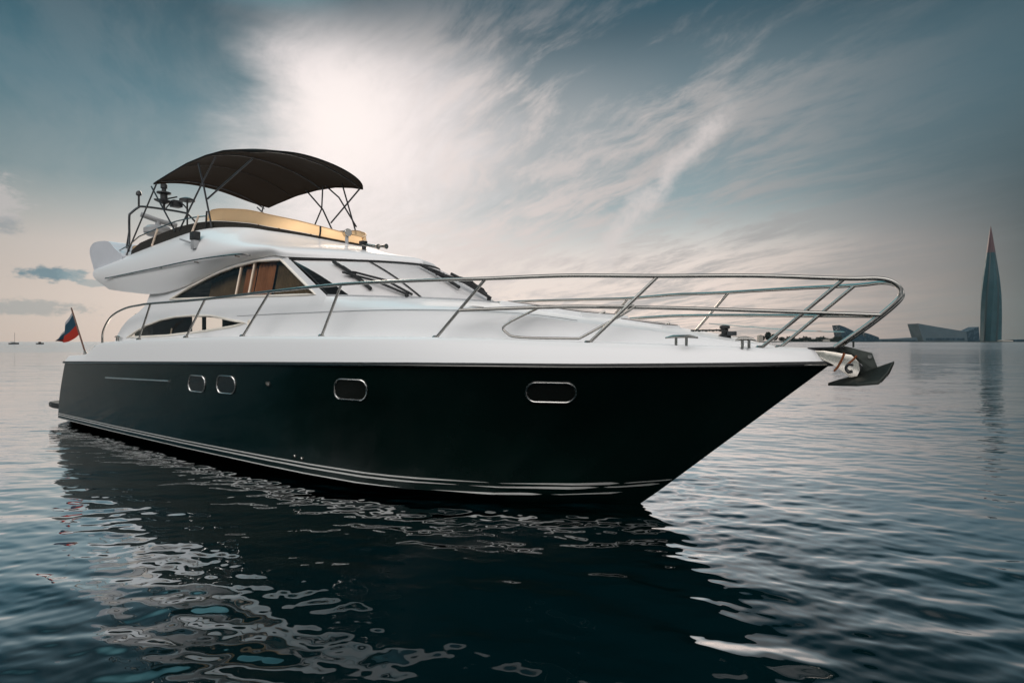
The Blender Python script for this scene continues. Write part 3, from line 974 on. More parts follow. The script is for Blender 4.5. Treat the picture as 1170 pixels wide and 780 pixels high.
def wall(name, pts, lo, hi, lean, m, th=0.012, sheet=False):
    bm = bmesh.new()
    rows = []
    n = len(pts)
    for i, p in enumerate(pts):
        t = (pts[min(n - 1, i + 1)] - pts[max(0, i - 1)]); t.z = 0
        o = Vector((t.y, -t.x, 0)).normalized()
        if o.dot(Vector((p.x + 9, p.y, 0))) < 0: o = -o
        a, b = lo(p.x), hi(p.x)
        rows.append([p + Vector((0, 0, a)), p + Vector((0, 0, (a + b) / 2)) + o * lean * 0.6, p + Vector((0, 0, b)) + o * lean,
                     p + Vector((0, 0, b)) + o * (lean - th), p + Vector((0, 0, a)) - o * th])
    bm_grid(bm, [r_[:3] for r_ in rows] if sheet else rows, close_v=not sheet)
    return from_bm(name, bm, m, yacht, True, 40)


wall('coaming_band', [p + Vector((0, 0.02 if p.y < -.02 else -.02 if p.y > .02 else 0, 0)) for p in both if p.x > -11.7], lambda u: -0.01, band_h, -0.02, M['mesh'])
visor = wall('visor', [p + Vector((0, 0.02 if p.y < -.02 else -.02 if p.y > .02 else 0, 0)) for p in both if p.x > -8.25], lambda u: band_h(u) + 0.004, lambda u: band_h(u) + vis_h(u), -0.03, M['visor'], sheet=True)
for u_ in (-8.22, -5.93):
    p = min(ring, key=lambda r_: abs(r_.x - u_))
    tube('visor_post', [p + Vector((0, 0, 0.0)), p + Vector((0.03, 0.0, band_h(p.x) + vis_h(p.x) * 0.5)), p + Vector((0, 0.02, band_h(p.x) + vis_h(p.x)))], 0.018, M['rubber'], visor, 6)
tube('visor_top_trim', [p + Vector((0, 0.05 if p.y < -.02 else -.05 if p.y > .02 else 0, band_h(p.x) + vis_h(p.x))) for p in both if p.x > -8.2], 0.010, M['cushion'], visor, 6)
aft = [p for p in ring if p.x < -8.2]
tube('coaming_rail', [p + Vector((0, 0.02, band_h(max(p.x, -11.7)) + interp(p.x, [(-13, 0.1), (-11.5, .14), (-8.3, .10)]))) for p in aft], 0.013, M['steel'], yacht, 6)
for u_ in (-10.45, -8.55):
    p = min(ring, key=lambda r_: abs(r_.x - u_))
    tube('rail_post', [p + Vector((-0.12, 0, 0.0)), p + Vector((0.10, 0.02, band_h(p.x) + 0.12))], 0.022, M['blind'], yacht, 6)
box('seat_back', P(-11.65, 1.25, 4.02), (0.40, 0.20, 0.30), M['cushion'], yacht, bevel=0.05)
box('seat_back', P(-11.0, -0.1, 4.25), (1.7, 0.25, 0.45), M['cushion'], yacht, bevel=0.06)
box('seat_back', P(-6.9, -0.45, 4.02), (0.5, 0.5, 0.25), M['cushion'], yacht, bevel=0.06)

# grab rail, lamp box and small fittings on the flybridge side
gp = [P(-12.23, 1.735, 3.42), P(-10.7, 1.775, 3.43), P(-9.32, 1.785, 3.445), P(-7.89, 1.77, 3.47), P(-6.6, 1.71, 3.46), P(-6.25, 1.65, 3.42)]
tube('grab_rail', catmull(gp, 6), 0.013, M['steel'], yacht, 6)
for u_, v_ in ((-12.2, 1.70), (-10.7, 1.74), (-9.3, 1.75), (-7.9, 1.74), (-6.6, 1.68)):
    tube('rail_foot', [P(u_, v_ - 0.04, 3.43), P(u_, v_ + 0.04, 3.437)], 0.012, M['steel'], yacht, 6)
nav = box('navigation_lamp', P(-8.05, 1.70, 3.93), (0.17, 0.12, 0.15), M['black'], yacht)
box('lamp_bracket', P(-8.05, 1.70, 3.77), (0.13, 0.10, 0.16), M['grey'], nav)
tube('lamp_arm', [P(-8.55, 1.74, 3.92), P(-8.25, 1.74, 3.84), P(-8.1, 1.71, 3.80)], 0.018, M['grey'], nav, 6)

# horn and searchlight on the brow
horn = lathe('horn', [(0.035, 0), (0.035, 0.1), (0.02, 0.12)], P(-5.02, 0.3, 3.56), M['black'], yacht, seg=12)
box('horn_base', P(-5.04, 0.3, 3.68), (0.11, 0.10, 0.08), M['black'], horn)
tube('horn_trumpet', [P(-4.98, 0.3, 3.66), P(-4.7, 0.3, 3.60), P(-4.52, 0.3, 3.575), P(-4.45, .3, 3.57)], 0.02, M['steel'], horn, 10, radii=[0.015, 0.017, 0.024, 0.045])
tube('horn_trumpet', [P(-4.98, 0.36, 3.64), P(-4.75, 0.40, 3.59), P(-4.6, 0.40, 3.565), P(-4.53, .40, 3.56)], 0.02, M['steel'], horn, 10, radii=[0.015, 0.017, 0.024, 0.045])
spot = lathe('searchlight', [(0.03, 0.0), (0.03, 0.14), (0.02, 0.15)], P(-5.55, 0.25, 3.72), M['grey'], yacht, seg=12)
lathe('lamp_head', [(0.04, -0.08), (0.06, -0.05), (0.07, 0.06), (0.06, 0.07)], P(-5.55, 0.25, 3.92), M['steel'], spot, axis=P(1, 0.2, 0.05), seg=16)

# ---- radar arch, scanner, aerials
ap = [P(-12.15, 1.32, 3.9), P(-12.3, 1.23, 4.35), P(-12.3, 1.23, 4.90), P(-12.3, 1.19, 5.0), P(-12.3, 1.05, 5.15), P(-12.3, 0.93, 5.2), P(-12.3, 0.47, 5.22), P(-12.3, 0.05, 5.22), P(-12.3, -0.10, 5.18), P(-12.25, -0.35, 4.9), P(-12.2, -0.9, 4.2)]
arch = tube('radar_arch', catmull(ap, 4), 0.026, M['dark_steel'], yacht, 8)
tube('arch_brace', [P(-12.5, 1.25, 3.95), P(-12.32, 1.23, 4.55)], 0.018, M['dark_steel'], arch, 6)
tube('arch_brace', catmull([P(-12.25, 0.47, 5.22), P(-12.2, .30, 5.45), P(-12.15, 0.12, 5.4), P(-12.1, -.02, 5.22)], 4), 0.018, M['dark_steel'], arch, 6)
lathe('stern_lamp', [(0.022, 0), (0.022, 0.26), (0.06, 0.28), (0.06, 0.34), (0.03, 0.38)], P(-12.3, 1.03, 5.17), M['black'], yacht, seg=12)
mast = lathe('light_mast', [(0.03, 0), (0.03, 0.12), (0.12, 0.16), (0.20, 0.20), (0.08, 0.24), (0.08, 0.36), (0.16, 0.38), (0.16, 0.41), (0.05, 0.43), (0.05, 0.50), (0.075, 0.51), (0.075, 0.60), (0.04, 0.63), (0.07, 0.65), (0.07, 0.72), (0.03, 0.74)], P(-12.3, 0.48, 5.22), M['black'], yacht, seg=14)
tube('mast_arm', [P(-12.3, 0.70, 5.42), P(-12.3, 0.48, 5.46), P(-12.3, 0.18, 5.58)], 0.02, M['black'], mast, 6)
box('mast_lamp', P(-12.3, 0.20, 5.40), (0.22, 0.22, 0.16), M['black'], mast)
radar = lathe('radar_dome', [(0.02, 4.47), (0.22, 4.49), (0.30, 4.56), (0.30, 4.66), (0.22, 4.73), (0.05, 4.75)], P(-12.0, 0.73, 0), M['grey'], yacht, seg=24)
lathe('dome_pedestal', [(0.10, 3.6), (0.08, 4.5)], P(-12.0, 0.73, 0), M['grey'], radar, seg=12)
bm = bmesh.new()
bm_tube(bm, [P(-12.05, 1.08, 4.96), P(-12.0, 0.72, 4.86), P(-11.95, 0.34, 4.80)], 0.06, 10)
from_bm('scanner_bar', bm, M['grey'], radar, True, 50)
lathe('scanner_hub', [(0.06, 4.74), (0.06, 4.86)], P(-12.0, 0.73, 0), M['grey'], radar, seg=12)
gps = lathe('satellite_aerial', [(0.02, 4.0), (0.02, 5.32), (0.17, 5.36), (0.17, 5.40), (0.08, 5.44), (0.01, 5.45)], P(-11.6, 0.25, 0), M['black'], yacht, seg=16)


# ---- bimini
CW = 1.25                                                       # half width of the canopy
def can_z(u, v):
    e = interp(u, [(-11.2, 5.36), (-10.8, 5.42), (-10.2, 5.49), (-9.4, 5.555), (-8.6, 5.57), (-7.9, 5.52), (-7.3, 5.42), (-6.6, 5.24)])
    return e + 0.07 * v / CW - 0.006 * math.sin((u + 10.9) * 2.1) ** 2 + 0.24 * (1 - (abs(v) / CW) ** 2.2)


bm = bmesh.new()
top, bot = [], []
for i in range(47):
    t = i / 46
    row, row2 = [], []
    for k in range(31):
        s = -1 + 2 * k / 30
        v = CW * s
        u0_, u1_ = -10.95 + 0.35 * abs(s) ** 4 * (1 if s < 0 else 0.0), -6.62 - 0.34 * abs(s) ** 5
        u = u0_ + (u1_ - u0_) * t
        z = can_z(u, v)
        row.append(P(u, v, z)); row2.append(P(u, v * 0.992, z - 0.018))
    top.append(row); bot.append(row2)
vt = bm_grid(bm, top)
rim = lambda g: g[0] + [r_[-1] for r_ in g[1:]] + g[-1][-2::-1] + [r_[0] for r_ in g[-2:0:-1]]
ra = rim(vt)
rb = [bm.verts.new(v.co + Vector((0, 0, -0.035))) for v in ra]   # hem
for i in range(len(ra)):
    j = (i + 1) % len(ra)
    bm.faces.new((ra[i], ra[j], rb[j], rb[i]))
canopy = from_bm('bimini_canopy', bm, M['canvas'], yacht, True, 60)
for u_ in (-9.55, -8.45):
    tube('canopy_seam', [P(u_, CW * s / 12 * 0.98, can_z(u_, CW * s / 12) - 0.021) for s in range(-12, 13)], 0.008, M['rubber'], canopy, 6)
POLES = [[(-11.96, 1.42, 3.93), (-10.81, 1.24, 5.44)], [(-11.1, 1.23, 5.42), (-9.50, 1.42, 4.22)], [(-9.32, 1.42, 4.22), (-8.54, 1.34, 5.06), (-8.30, 1.2, 5.55)],
         [(-7.98, 1.43, 4.12), (-8.50, 1.34, 5.03), (-9.0, 1.2, 5.56)], [(-8.25, 1.38, 4.70), (-6.98, 1.2, 5.26)]]
for side in (1, -1):
    for pl in POLES:
        tube('bimini_pole', [P(u, v * side, z) for u, v, z in pl], 0.018, M['dark_steel'], yacht, 6)
for u_ in (-10.75, -8.4, -7.02):
    tube('bimini_hoop', [P(u_, 1.22 * s / 14, can_z(u_, 1.22 * s / 14) - 0.036) for s in range(-14, 15)], 0.014, M['dark_steel'], yacht, 6)
tube('bimini_stay', [P(-7.2, -1.30, 4.0), P(-7.28, -1.3, 4.40), P(-7.55, -1.15, 5.44)], 0.017, M['dark_steel'], yacht, 6)
tube('bimini_stay', [P(-7.25, -1.30, 4.48), P(-7.85, -1.3, 5.2), P(-8.2, -1.2, 5.50)], 0.017, M['dark_steel'], yacht, 6)

# ---- guard rails
RAIL = [(-11.59, 2.0, 1.97), (-11.54, 2.0, 2.23), (-11.1, 2.0, 2.52), (-10.37, 2.0, 2.67), (-9.65, 2.0, 2.71), (-9.18, 2.0, 2.72), (-7.02, 2.01, 2.71), (-5.03, 2.02, 2.735), (-3.38, 2.0, 2.745), (-2.01, 1.92, 2.715), (-1.11, 1.80, 2.69), (-.31, 1.55, 2.69), (.22, 1.38, 2.67), (.63, 1.20, 2.655), (1.45, .85, 2.635), (2.17, .42, 2.60), (2.42, .25, 2.60), (2.54, .18, 2.565), (2.60, .14, 2.49), (2.57, .13, 2.39), (2.34, .13, 2.17), (2.05, .13, 1.94)]
MIDR = [(-1.43, 1.88, 2.35), (-.37, 1.46, 2.37), (.3, 1.16, 2.355), (.95, .9, 2.33), (1.85, .47, 2.285), (2.44, .13, 2.255)]
STAN = [((-9.18, 2.0, 2.72), (-9.72, 2.0, 2.03)), ((-7.02, 2.01, 2.71), (-7.67, 2.03, 2.06)), ((-5.03, 2.02, 2.735), (-5.77, 2.04, 2.07)),
        ((-3.38, 2.0, 2.745), (-3.77, 2.03, 2.06)), ((-1.11, 1.80, 2.69), (-1.79, 1.89, 2.03)), ((.63, 1.20, 2.655), (-.05, 1.42, 1.97)), ((2.17, .42, 2.60), (1.41, .44, 1.92))]
for side in (1, -1):
    f = lambda p: P(p[0], p[1] * side, p[2])
    tube('guard_rail', catmull([f(p) for p in RAIL], 5), 0.0215, M['steel'], yacht, 8)
    tube('mid_rail', catmull([f(p) for p in MIDR], 5), 0.020, M['steel'], yacht, 8)
    for a, b in STAN:
        s = tube('stanchion', [f(a), f(b)], 0.018, M['steel'], yacht, 8)
        lathe('stanchion_foot', [(0.045, -0.03), (0.042, 0.012), (0.024, 0.03)], f((b[0], b[1], b[2] + 0.01)), M['steel'], s, seg=12)
gate = [(-.18, 1.46, 2.06), (-.14, 1.44, 2.03), (-.77, 1.62, 2.045), (-.92, 1.66, 2.09), (-.95, 1.66, 2.18), (-.62, 1.52, 2.355), (-.52, 1.49, 2.37), (.22, 1.22, 2.365), (.33, 1.17, 2.34), (-.14, 1.44, 2.03)]
tube('boarding_gate', catmull([P(*p) for p in gate[1:]], 4), 0.014, M['steel'], yacht, 8)
tube('guard_wire', [P(0.4, -1.1, 2.24), P(1.6, -.62, 2.12), P(2.1, -.2, 2.10)], 0.006, M['steel'], yacht, 6)


# ---- deck fittings
def cleat(u, v, z, L, yaw):
    c = Matrix.Rotation(yaw, 3, 'Z')
    o = P(u, v, z)
    k = tube('cleat', [o + c @ Vector((-L / 2, 0, 0.072)), o + c @ Vector((-L / 4, 0, 0.086)), o + c @ Vector((L / 4, 0, 0.086)), o + c @ Vector((L / 2, 0, 0.072))], 0.016, M['steel'], yacht, 8, radii=[0.008, 0.017, 0.017, 0.008])
    for s in (-1, 1):
        tube('cleat_leg', [o + c @ Vector((s * L * 0.16, 0, -0.01)), o + c @ Vector((s * L * 0.16, 0, 0.08))], 0.015, M['steel'], k, 8)


cleat(0.80, 1.02, 1.965, 0.38, -0.25 + math.pi * 0)
cleat(1.32, 0.62, 1.94, 0.20, 0.5)
cleat(0.80, -1.02, 1.965, 0.38, 0.25)
cleat(-11.2, 1.85, 2.02, 0.3, 0)
wl = lathe('windlass', [(0.07, 0), (0.07, 0.04), (0.04, 0.06), (0.04, 0.11), (0.058, 0.12), (0.058, 0.145), (0.03, 0.155)], P(0.93, 0.0, 2.03), M['black'], yacht, seg=16)
box('windlass_motor', P(1.02, 0.03, 2.09), (0.09, 0.07, 0.05), M['dark_steel'], wl)
bm = bmesh.new()
for i in range(9):                                              # chain lying along its trough
    o = P(0.56 + 0.04 * i, 0.0, 2.125 + 0.004 * (i % 2))
    bmesh.ops.create_icosphere(bm, subdivisions=1, radius=0.017, matrix=Matrix.Translation(o) @ Matrix.Diagonal((1.5, 0.8, 0.8, 1)))
bm_tube(bm, [P(0.54, 0, 2.13), P(0.92, 0, 2.13)], 0.010, 6)
from_bm('anchor_chain', bm, M['anchor'], yacht, True, 60)
# hatches on the trunk roof
def roof_z(u): return interp(u, [(-2.6, 2.60), (1.45, 1.955)])
for u0, u1, v0, v1, h in ((-1.75, -0.55, 0.75, -0.75, 0.075), (-0.25, 0.32, 0.35, -0.35, 0.055)):
    bm = bmesh.new()
    pts = [P(u0, v0, roof_z(u0) - 0.02), P(u1, v0 * 0.9, roof_z(u1) - 0.02), P(u1, v1 * 0.9, roof_z(u1) - 0.02), P(u0, v1, roof_z(u0) - 0.02)]
    bm_prism(bm, pts, Vector((0, 0, h + 0.02)))
    bmesh.ops.bevel(bm, geom=list(bm.edges), offset=0.02, segments=2, affect='EDGES')
    hh = from_bm('deck_hatch', bm, M['gel_deck'], yacht, True, 40)
    bm = bmesh.new()
    c = sum(pts, Vector()) / 4
    bm_prism(bm, [c + (p - c) * 0.86 + Vector((0, 0, h + 0.018)) for p in pts], Vector((0, 0, 0.012)))
    from_bm('hatch_pane', bm, M['acrylic'], hh)
    tube('hatch_handle', [pts[1] * 0.5 + pts[2] * 0.5 + Vector((-0.1, -0.1, h + 0.02)), pts[1] * 0.5 + pts[2] * 0.5 + Vector((-0.04, 0, h + 0.06)), pts[1] * 0.5 + pts[2] * 0.5 + Vector((-0.1, 0.1, h + 0.02))], 0.012, M['steel'], hh, 6)
tube('trunk_handrail', catmull([P(-1.75, 1.46, 2.40), P(-1.6, 1.44, 2.415), P(-1.45, 1.42, 2.40)], 4), 0.012, M['steel'], yacht, 6)
box('deck_vent', P(-3.35, 1.45, 2.56), (0.22, 0.05, 0.03), M['black'], yacht)


# ---- portholes and hull fittings
def stadium(w, h, r, n=8):
    out = []
    for cx, cy, a0 in ((w / 2 - r, h / 2 - r, 0), (-w / 2 + r, h / 2 - r, 90), (-w / 2 + r, -h / 2 + r, 180), (w / 2 - r, -h / 2 + r, 270)):
        for k in range(n + 1):
            a = R(a0 + 90 * k / n)
            out.append((cx + r * math.cos(a), cy + r * math.sin(a)))
    return out


for u, z, w, h in ((-6.95, 1.305, 0.56, 0.27), (-6.02, 1.33, 0.54, 0.28), (-3.12, 1.392, 0.58, 0.27), (-0.465, 1.455, 0.50, 0.225)):
    for side in (1, -1):
        p, tu, tz, n = hull_at(u, z)
        f = (lambda q: q) if side > 0 else (lambda q: Vector((q.x, -q.y, q.z)))
        sh = stadium(w, h, min(w, h) * 0.46)

        def onhull(x, y, o):
            a, b, c, nn = hull_at(u + x + (0.33 if u < -5 else 0.5) * y, z + y)   # square to the raked sections
            return a + nn * o
        loop = [f(onhull(x, y, 0.006)) for x, y in sh]
        bm = bmesh.new()
        bm_tube(bm, loop + loop[:2], 0.012, 6, caps=False)
        port = from_bm('porthole', bm, M['bright_steel'], yacht, True, 60)
        bm = bmesh.new()
        vsx = [bm.verts.new(f(onhull(x, y, 0.004))) for x, y in sh]
        cv = bm.verts.new(f(onhull(0, 0, 0.004)))
        for i in range(len(vsx)):
            bm.faces.new((vsx[i], vsx[(i + 1) % len(vsx)], cv))
        from_bm('porthole_pane', bm, M['port_glass'], port, True, None)
bm = bmesh.new()
pts = [hull_at(-10.95 + 3.0 * i / 20, 1.255 + 0.055 * i / 20) for i in range(21)]
bm_tube(bm, [a + n * 0.012 for a, _, _, n in pts], 0.018, 8)
from_bm('hull_trim_bar', bm, M['bright_steel'], yacht, True, 50)
for u, z, r in ((-4.86, 1.385, 0.042), (-4.58, 0.345, 0.026), (-4.43, 0.325, 0.026)):
    p, tu, tz, n = hull_at(u, z)
    lathe('skin_fitting', [(r, -0.01), (r, 0.012), (r * 0.6, 0.02), (r * 0.5, 0.004)], p, M['steel'], yacht, axis=n, seg=14)
ln = lathe('stern_fitting', [(0.03, 0), (0.03, 0.03), (0.012, 0.04)], P(-12.2, 1.93, 1.86), M['steel'], yacht, seg=10)

# bow roller that carries the anchor
cheek = [(1.62, 1.90), (1.95, 1.905), (2.19, 1.865), (2.25, 1.80), (2.265, 1.72), (2.24, 1.655), (2.18, 1.64), (2.02, 1.77), (1.92, 1.82)]
br = prism('bow_roller', [P(u, 0.075, z) for u, z in cheek], P(0, -0.012, 0), M['anchor_steel'], yacht, bevel=0.003)
prism('roller_cheek', [P(u, -0.063, z) for u, z in cheek], P(0, -0.012, 0), M['anchor_steel'], br, bevel=0.003)
lathe('roller_wheel', [(0.03, -0.06), (0.055, -0.055), (0.03, 0), (0.055, 0.055), (0.03, 0.06)], P(2.22, 0, 1.73), M['rubber'], br, axis=Vector((0, 1, 0)), seg=16)
prism('bow_plate', [P(1.80, 0.10, 1.925), P(2.12, 0.09, 1.935), P(2.12, -0.09, 1.935), P(1.80, -0.10, 1.925)], (0, 0, 0.012), M['dark_steel'], br)

# ------------------------------------------------------------------ anchor, hanging in the roller
Rot = Matrix.Rotation(-TH, 3, 'Z')
Y0 = Vector((1.6757, 7.1351, 0))
anchor = empty('anchor', 'dark iron plough anchor hanging in the steel roller at the yacht bow', 'anchor', Y0 + Rot @ P(2.3, 0, 1.62), -TH)
def AP(u, v, z): return P(u - 2.3, v, z - 1.62)
shank = [(1.78, 1.925), (2.12, 1.955), (2.36, 1.885), (2.42, 1.70), (2.50, 1.665), (2.36, 1.60), (2.24, 1.60), (2.25, 1.66), (2.28, 1.76), (2.22, 1.835), (2.05, 1.895)]
prism('shank', [AP(u, 0.022, z) for u, z in shank], P(0, -0.044, 0), M['anchor'], anchor, bevel=0.006)
for side in (1, -1):
    fl = [(2.40, 0.012, 1.70), (2.54, 0.10, 1.78), (2.50, 0.13, 1.68), (2.43, 0.17, 1.585), (2.25, 0.17, 1.56), (1.98, 0.06, 1.548), (2.20, 0.012, 1.62)]
    prism('fluke', [AP(u, v * side, z) for u, v, z in fl], (0, 0, 0.030), M['anchor'], anchor, bevel=0.004)
M['rust'] = mat('rusty_chain', (0.22, 0.07, 0.025), 0.8, 0.2, 0.3, var=0.4, vscale=30)
tube('chain_end', catmull([AP(2.13, 0.095, 1.885), AP(2.11, 0.10, 1.82), AP(2.07, 0.10, 1.74), AP(2.04, 0.095, 1.70)], 4), 0.011, M['rust'], anchor, 6)
tube('chain_end', catmull([AP(2.24, 0.095, 1.86), AP(2.19, 0.10, 1.80), AP(2.16, 0.10, 1.77)], 4), 0.011, M['rust'], anchor, 6)
tube('shackle', catmull([AP(2.21, 0.10, 1.765), AP(2.17, 0.105, 1.77), AP(2.145, 0.105, 1.735), AP(2.165, 0.105, 1.695), AP(2.205, 0.105, 1.70)], 4), 0.014, M['black'], anchor, 6)
lathe('shackle_pin', [(0.02, -0.05), (0.02, 0.05)], AP(2.345, 0, 1.85), M['steel'], anchor, axis=Vector((0, 1, 0)), seg=10)
tube('tripping_eye', [AP(2.20, 0, 1.94), AP(2.20, 0, 2.0)], 0.010, M['anchor'], anchor, 6)

# ------------------------------------------------------------------ ensign on its staff at the stern
flag = empty('flag', 'small flag with blue and red bands drooping from a leaning staff at the stern', 'flag', Y0 + Rot @ P(-12.9, 1.9, 1.70), -TH)
def FP(u, v, z): return P(u + 12.9, v - 1.9, z - 1.70)
tube('flagstaff', [FP(-12.88, 1.9, 1.68), FP(-13.85, 1.9, 2.80)], 0.020, mat('varnished_staff', (0.10, 0.05, 0.035), 0.4, 0, 0.4, var=0.2), flag, 8)
lathe('staff_socket', [(0.05, 0), (0.04, 0.06), (0.026, 0.12)], FP(-12.88, 1.9, 1.68), M['steel'], flag, axis=P(-0.65, 0, 0.76), seg=12)
fm = bpy.data.materials.new('flag_cloth'); fm.use_nodes = True
N = NT(fm.node_tree)
uvn = N.add('ShaderNodeUVMap').outputs[0]
sp = N.add('ShaderNodeSeparateXYZ'); N.put(sp.inputs[0], uvn)
cr = N.ramp(sp.outputs[1], [(0.0, (0.36, 0.035, 0.022)), (0.42, (0.022, 0.060, 0.09)), (0.88, (0.35, 0.36, 0.38))], 'CONSTANT')
b_ = fm.node_tree.nodes['Principled BSDF']
N.put(b_.inputs['Base Color'], cr); b_.inputs['Roughness'].default_value = 0.85; b_.inputs['Specular IOR Level'].default_value = 0.1
bm = bmesh.new()
uvl = bm.loops.layers.uv.new('UVMap')
NI, NJ = 26, 12
hoist0, hoist1 = Vector(FP(-13.30, 1.9, 2.17)), Vector(FP(-13.78, 1.9, 2.72))
grid = []
for i in range(NI):
    t = i / (NI - 1)
    row = []
    for j in range(NJ):
        s = j / (NJ - 1)
        p = hoist0.lerp(hoist1, s)
        # the fly end droops aft and down, the folds gather towards it
        tip = Vector(FP(-14.62, 1.95, 1.98)) + Vector((-0.02 - 0.10 * (1 - s) * 0.2, 0, 0.03 + 0.16 * s * (1 - t)))
        q = p.lerp(tip, t ** 0.9)
        q.y += 0.06 * math.sin(9 * t + 2.2 * s) * t + 0.03 * math.sin(17 * t + 5 * s) * t
        q.z -= 0.10 * math.sin(math.pi * t) * (0.3 + 0.7 * (1 - s))
        row.append((bm.verts.new(q), t, s))
    grid.append(row)
for i in range(NI - 1):
    for j in range(NJ - 1):
        c = [grid[i][j], grid[i + 1][j], grid[i + 1][j + 1], grid[i][j + 1]]
        f = bm.faces.new([x[0] for x in c])
        for lp, x in zip(f.loops, c): lp[uvl].uv = (x[1], x[2])
from_bm('flag_cloth', bm, fm, flag, True, None)

# ------------------------------------------------------------------ far shore
D = 2200.0
def FX(px, d=D): return (px - 585) / 660 * d
def FZ(py, d=D): return 2 + (390 - py) / 660 * d


M['tower_glass'] = mat('teal_tower_glass', (0.011, 0.044, 0.056), 0.6, 0.0, 0.2, var=0.2, vscale=0.02)
M['tower_dark'] = mat('dark_tower_seam', (0.009, 0.026, 0.033), 0.3, 0.2, 0.5)
M['hall'] = mat('slate_blue_cladding', (0.036, 0.062, 0.078), 0.45, 0.0, 0.4, var=0.15, vscale=0.03)
M['hall_dark'] = mat('dark_blue_glazing', (0.012, 0.035, 0.055), 0.25, 0.2, 0.5, var=0.2, vscale=0.03)
M['shed'] = mat('pale_shed_wall', (0.30, 0.28, 0.25), 0.8, 0, 0.2, var=0.2, vscale=0.1)
M['wood'] = mat('far_foliage', (0.014, 0.022, 0.018), 0.9, 0, 0.1, var=0.4, vscale=0.1)

bm = bmesh.new()
pts = []
for i in range(61):
    x = FX(855) + (FX(1420) - FX(855)) * i / 60
    pts.append((x, 2.2 + 1.2 * math.sin(i * 1.7) * math.sin(i * 0.6)))
for a, b in zip(pts[:-1], pts[1:]):
    va = [bm.verts.new(p) for p in ((a[0], D - 40, -1), (b[0], D - 40, -1), (b[0], D - 25, b[1]), (a[0], D - 25, a[1]), (b[0], D + 500, b[1] + 1), (a[0], D + 500, a[1] + 1))]
    bm.faces.new(va[:4]); bm.faces.new((va[3], va[2], va[4], va[5]))
weld(bm)
o = from_bm('shore', bm, mat('shore_earth', (0.022, 0.028, 0.026), 0.9, 0, 0.1, var=0.3, vscale=0.05))
o['kind'] = 'structure'

# tower: a tapering five-sided twist, each side split by a dark seam
tw = empty('tower', 'very tall tapering teal glass skyscraper with a needle tip on the far shore', 'skyscraper', (FX(1132, D + 60), D + 60, 2.5))
prof = [(0, 39), (100, 39), (177, 37), (235, 32), (285, 25.5), (330, 19), (375, 12.5), (415, 6.8), (435, 3.4), (452, 0.4)]
NS = 10
rows = []
for i in range(61):
    h = 452 * i / 60
    r = 0.88 * interp(h, prof)
    tws = R(40) * h / 447 + R(12)
    row = []
    for k in range(NS):
        a = tws + k * 2 * math.pi / NS
        rr = r * (1.0 if k % 2 == 0 else 0.94)
        row.append(Vector((rr * math.cos(a), rr * math.sin(a), h)))
    rows.append(row)
bm = bmesh.new()
bm_grid(bm, rows, close_v=True)
from_bm('glass_skin', bm, M['tower_glass'], tw)
for k in range(1, NS, 2):
    bm = bmesh.new()
    for i in range(58):
        a, b = rows[i][k], rows[i + 1][k]
        def wide(p, q, f): return p.lerp(q, f) * 1.0
        c = [a.lerp(rows[i][k - 1], 0.22), a.lerp(rows[i][(k + 1) % NS], 0.22), b.lerp(rows[i + 1][(k + 1) % NS], 0.22), b.lerp(rows[i + 1][k - 1], 0.22)]
        out_ = lambda p: Vector((p.x * 1.012, p.y * 1.012, p.z))
        vv = [bm.verts.new(out_(p)) for p in c]
        mid_ = [bm.verts.new(out_(a) * 1.0), bm.verts.new(out_(b))]
        bm.faces.new((vv[0], mid_[0], mid_[1], vv[3])); bm.faces.new((mid_[0], vv[1], vv[2], mid_[1]))
    weld(bm)
    from_bm('facade_seam', bm, M['tower_dark'], tw, False, recalc=False)


bm = bmesh.new()
bm_grid(bm, [[Vector((p.x * 1.03, p.y * 1.03, p.z)) for p in r_] for r_ in rows[46:]], close_v=True)
from_bm('spire_tip', bm, mat('reddish_spire_cladding', (0.075, 0.038, 0.044), 0.6, 0.0, 0.2), tw)


def block(name, label, cat, outline, depth, m, d=D, y_off=0.0, panes=None):
    """a hall whose front outline is given in metres along the shore and up"""
    x0 = sum(p[0] for p in outline) / len(outline)
    e = empty(name, label, cat, (x0, d + y_off, 1.0))
    prism('wall', [Vector((x - x0, 0, z - 1.0)) for x, z in outline], (0, depth, 0), m, e, smooth=False)
    for (a, b, z0_, z1_) in (panes or []):
        box('window_band', Vector(((a + b) / 2 - x0, -0.2, (z0_ + z1_) / 2 - 1.0)), (b - a, 0.6, z1_ - z0_), M['hall_dark'], e, bevel=0.05)
    return e


H = lambda *pts: [(FX(x), FZ(y)) for x, y in pts]
block('wedge_hall', 'long slate blue wedge hall left of the tower, high end leaning out', 'building',
      H((1056, 392), (1049, 369.5), (1075, 374), (1104, 378.8), (1106, 392)), 60, M['hall'], panes=[(FX(1058), FX(1102), FZ(388.5), FZ(386))])
block('glass_annex', 'dark glazed annex between the wedge hall and the tower foot', 'building',
      H((1106.4, 392), (1104.5, 378.9), (1110, 377.5), (1119.5, 373.2), (1121, 392)), 50, M['hall_dark'], y_off=5)
block('pointed_hall', 'dark blue pointed wedge building, the taller of two sharp wedges on the shore', 'building',
      H((963.4, 392), (959, 371.2), (965, 373.2), (974, 377.5), (984, 382.2), (990, 386), (990.5, 392)), 50, M['hall_dark'])
block('pointed_hall', 'small dark blue wedge building behind the taller sharp wedge', 'building',
      H((991.5, 392), (988.8, 379.8), (995, 381.5), (1005, 385.2), (1006, 392)), 50, M['hall_dark'], y_off=4)
block('low_hall', 'long low grey hall between the small wedge and the long wedge hall', 'building',
      H((1006.6, 392), (1006.6, 387.2), (1030, 386.8), (1049.5, 385.4), (1053, 392)), 60, M['hall'], y_off=10, panes=[(FX(1010), FX(1048), FZ(389.6), FZ(388.4))])
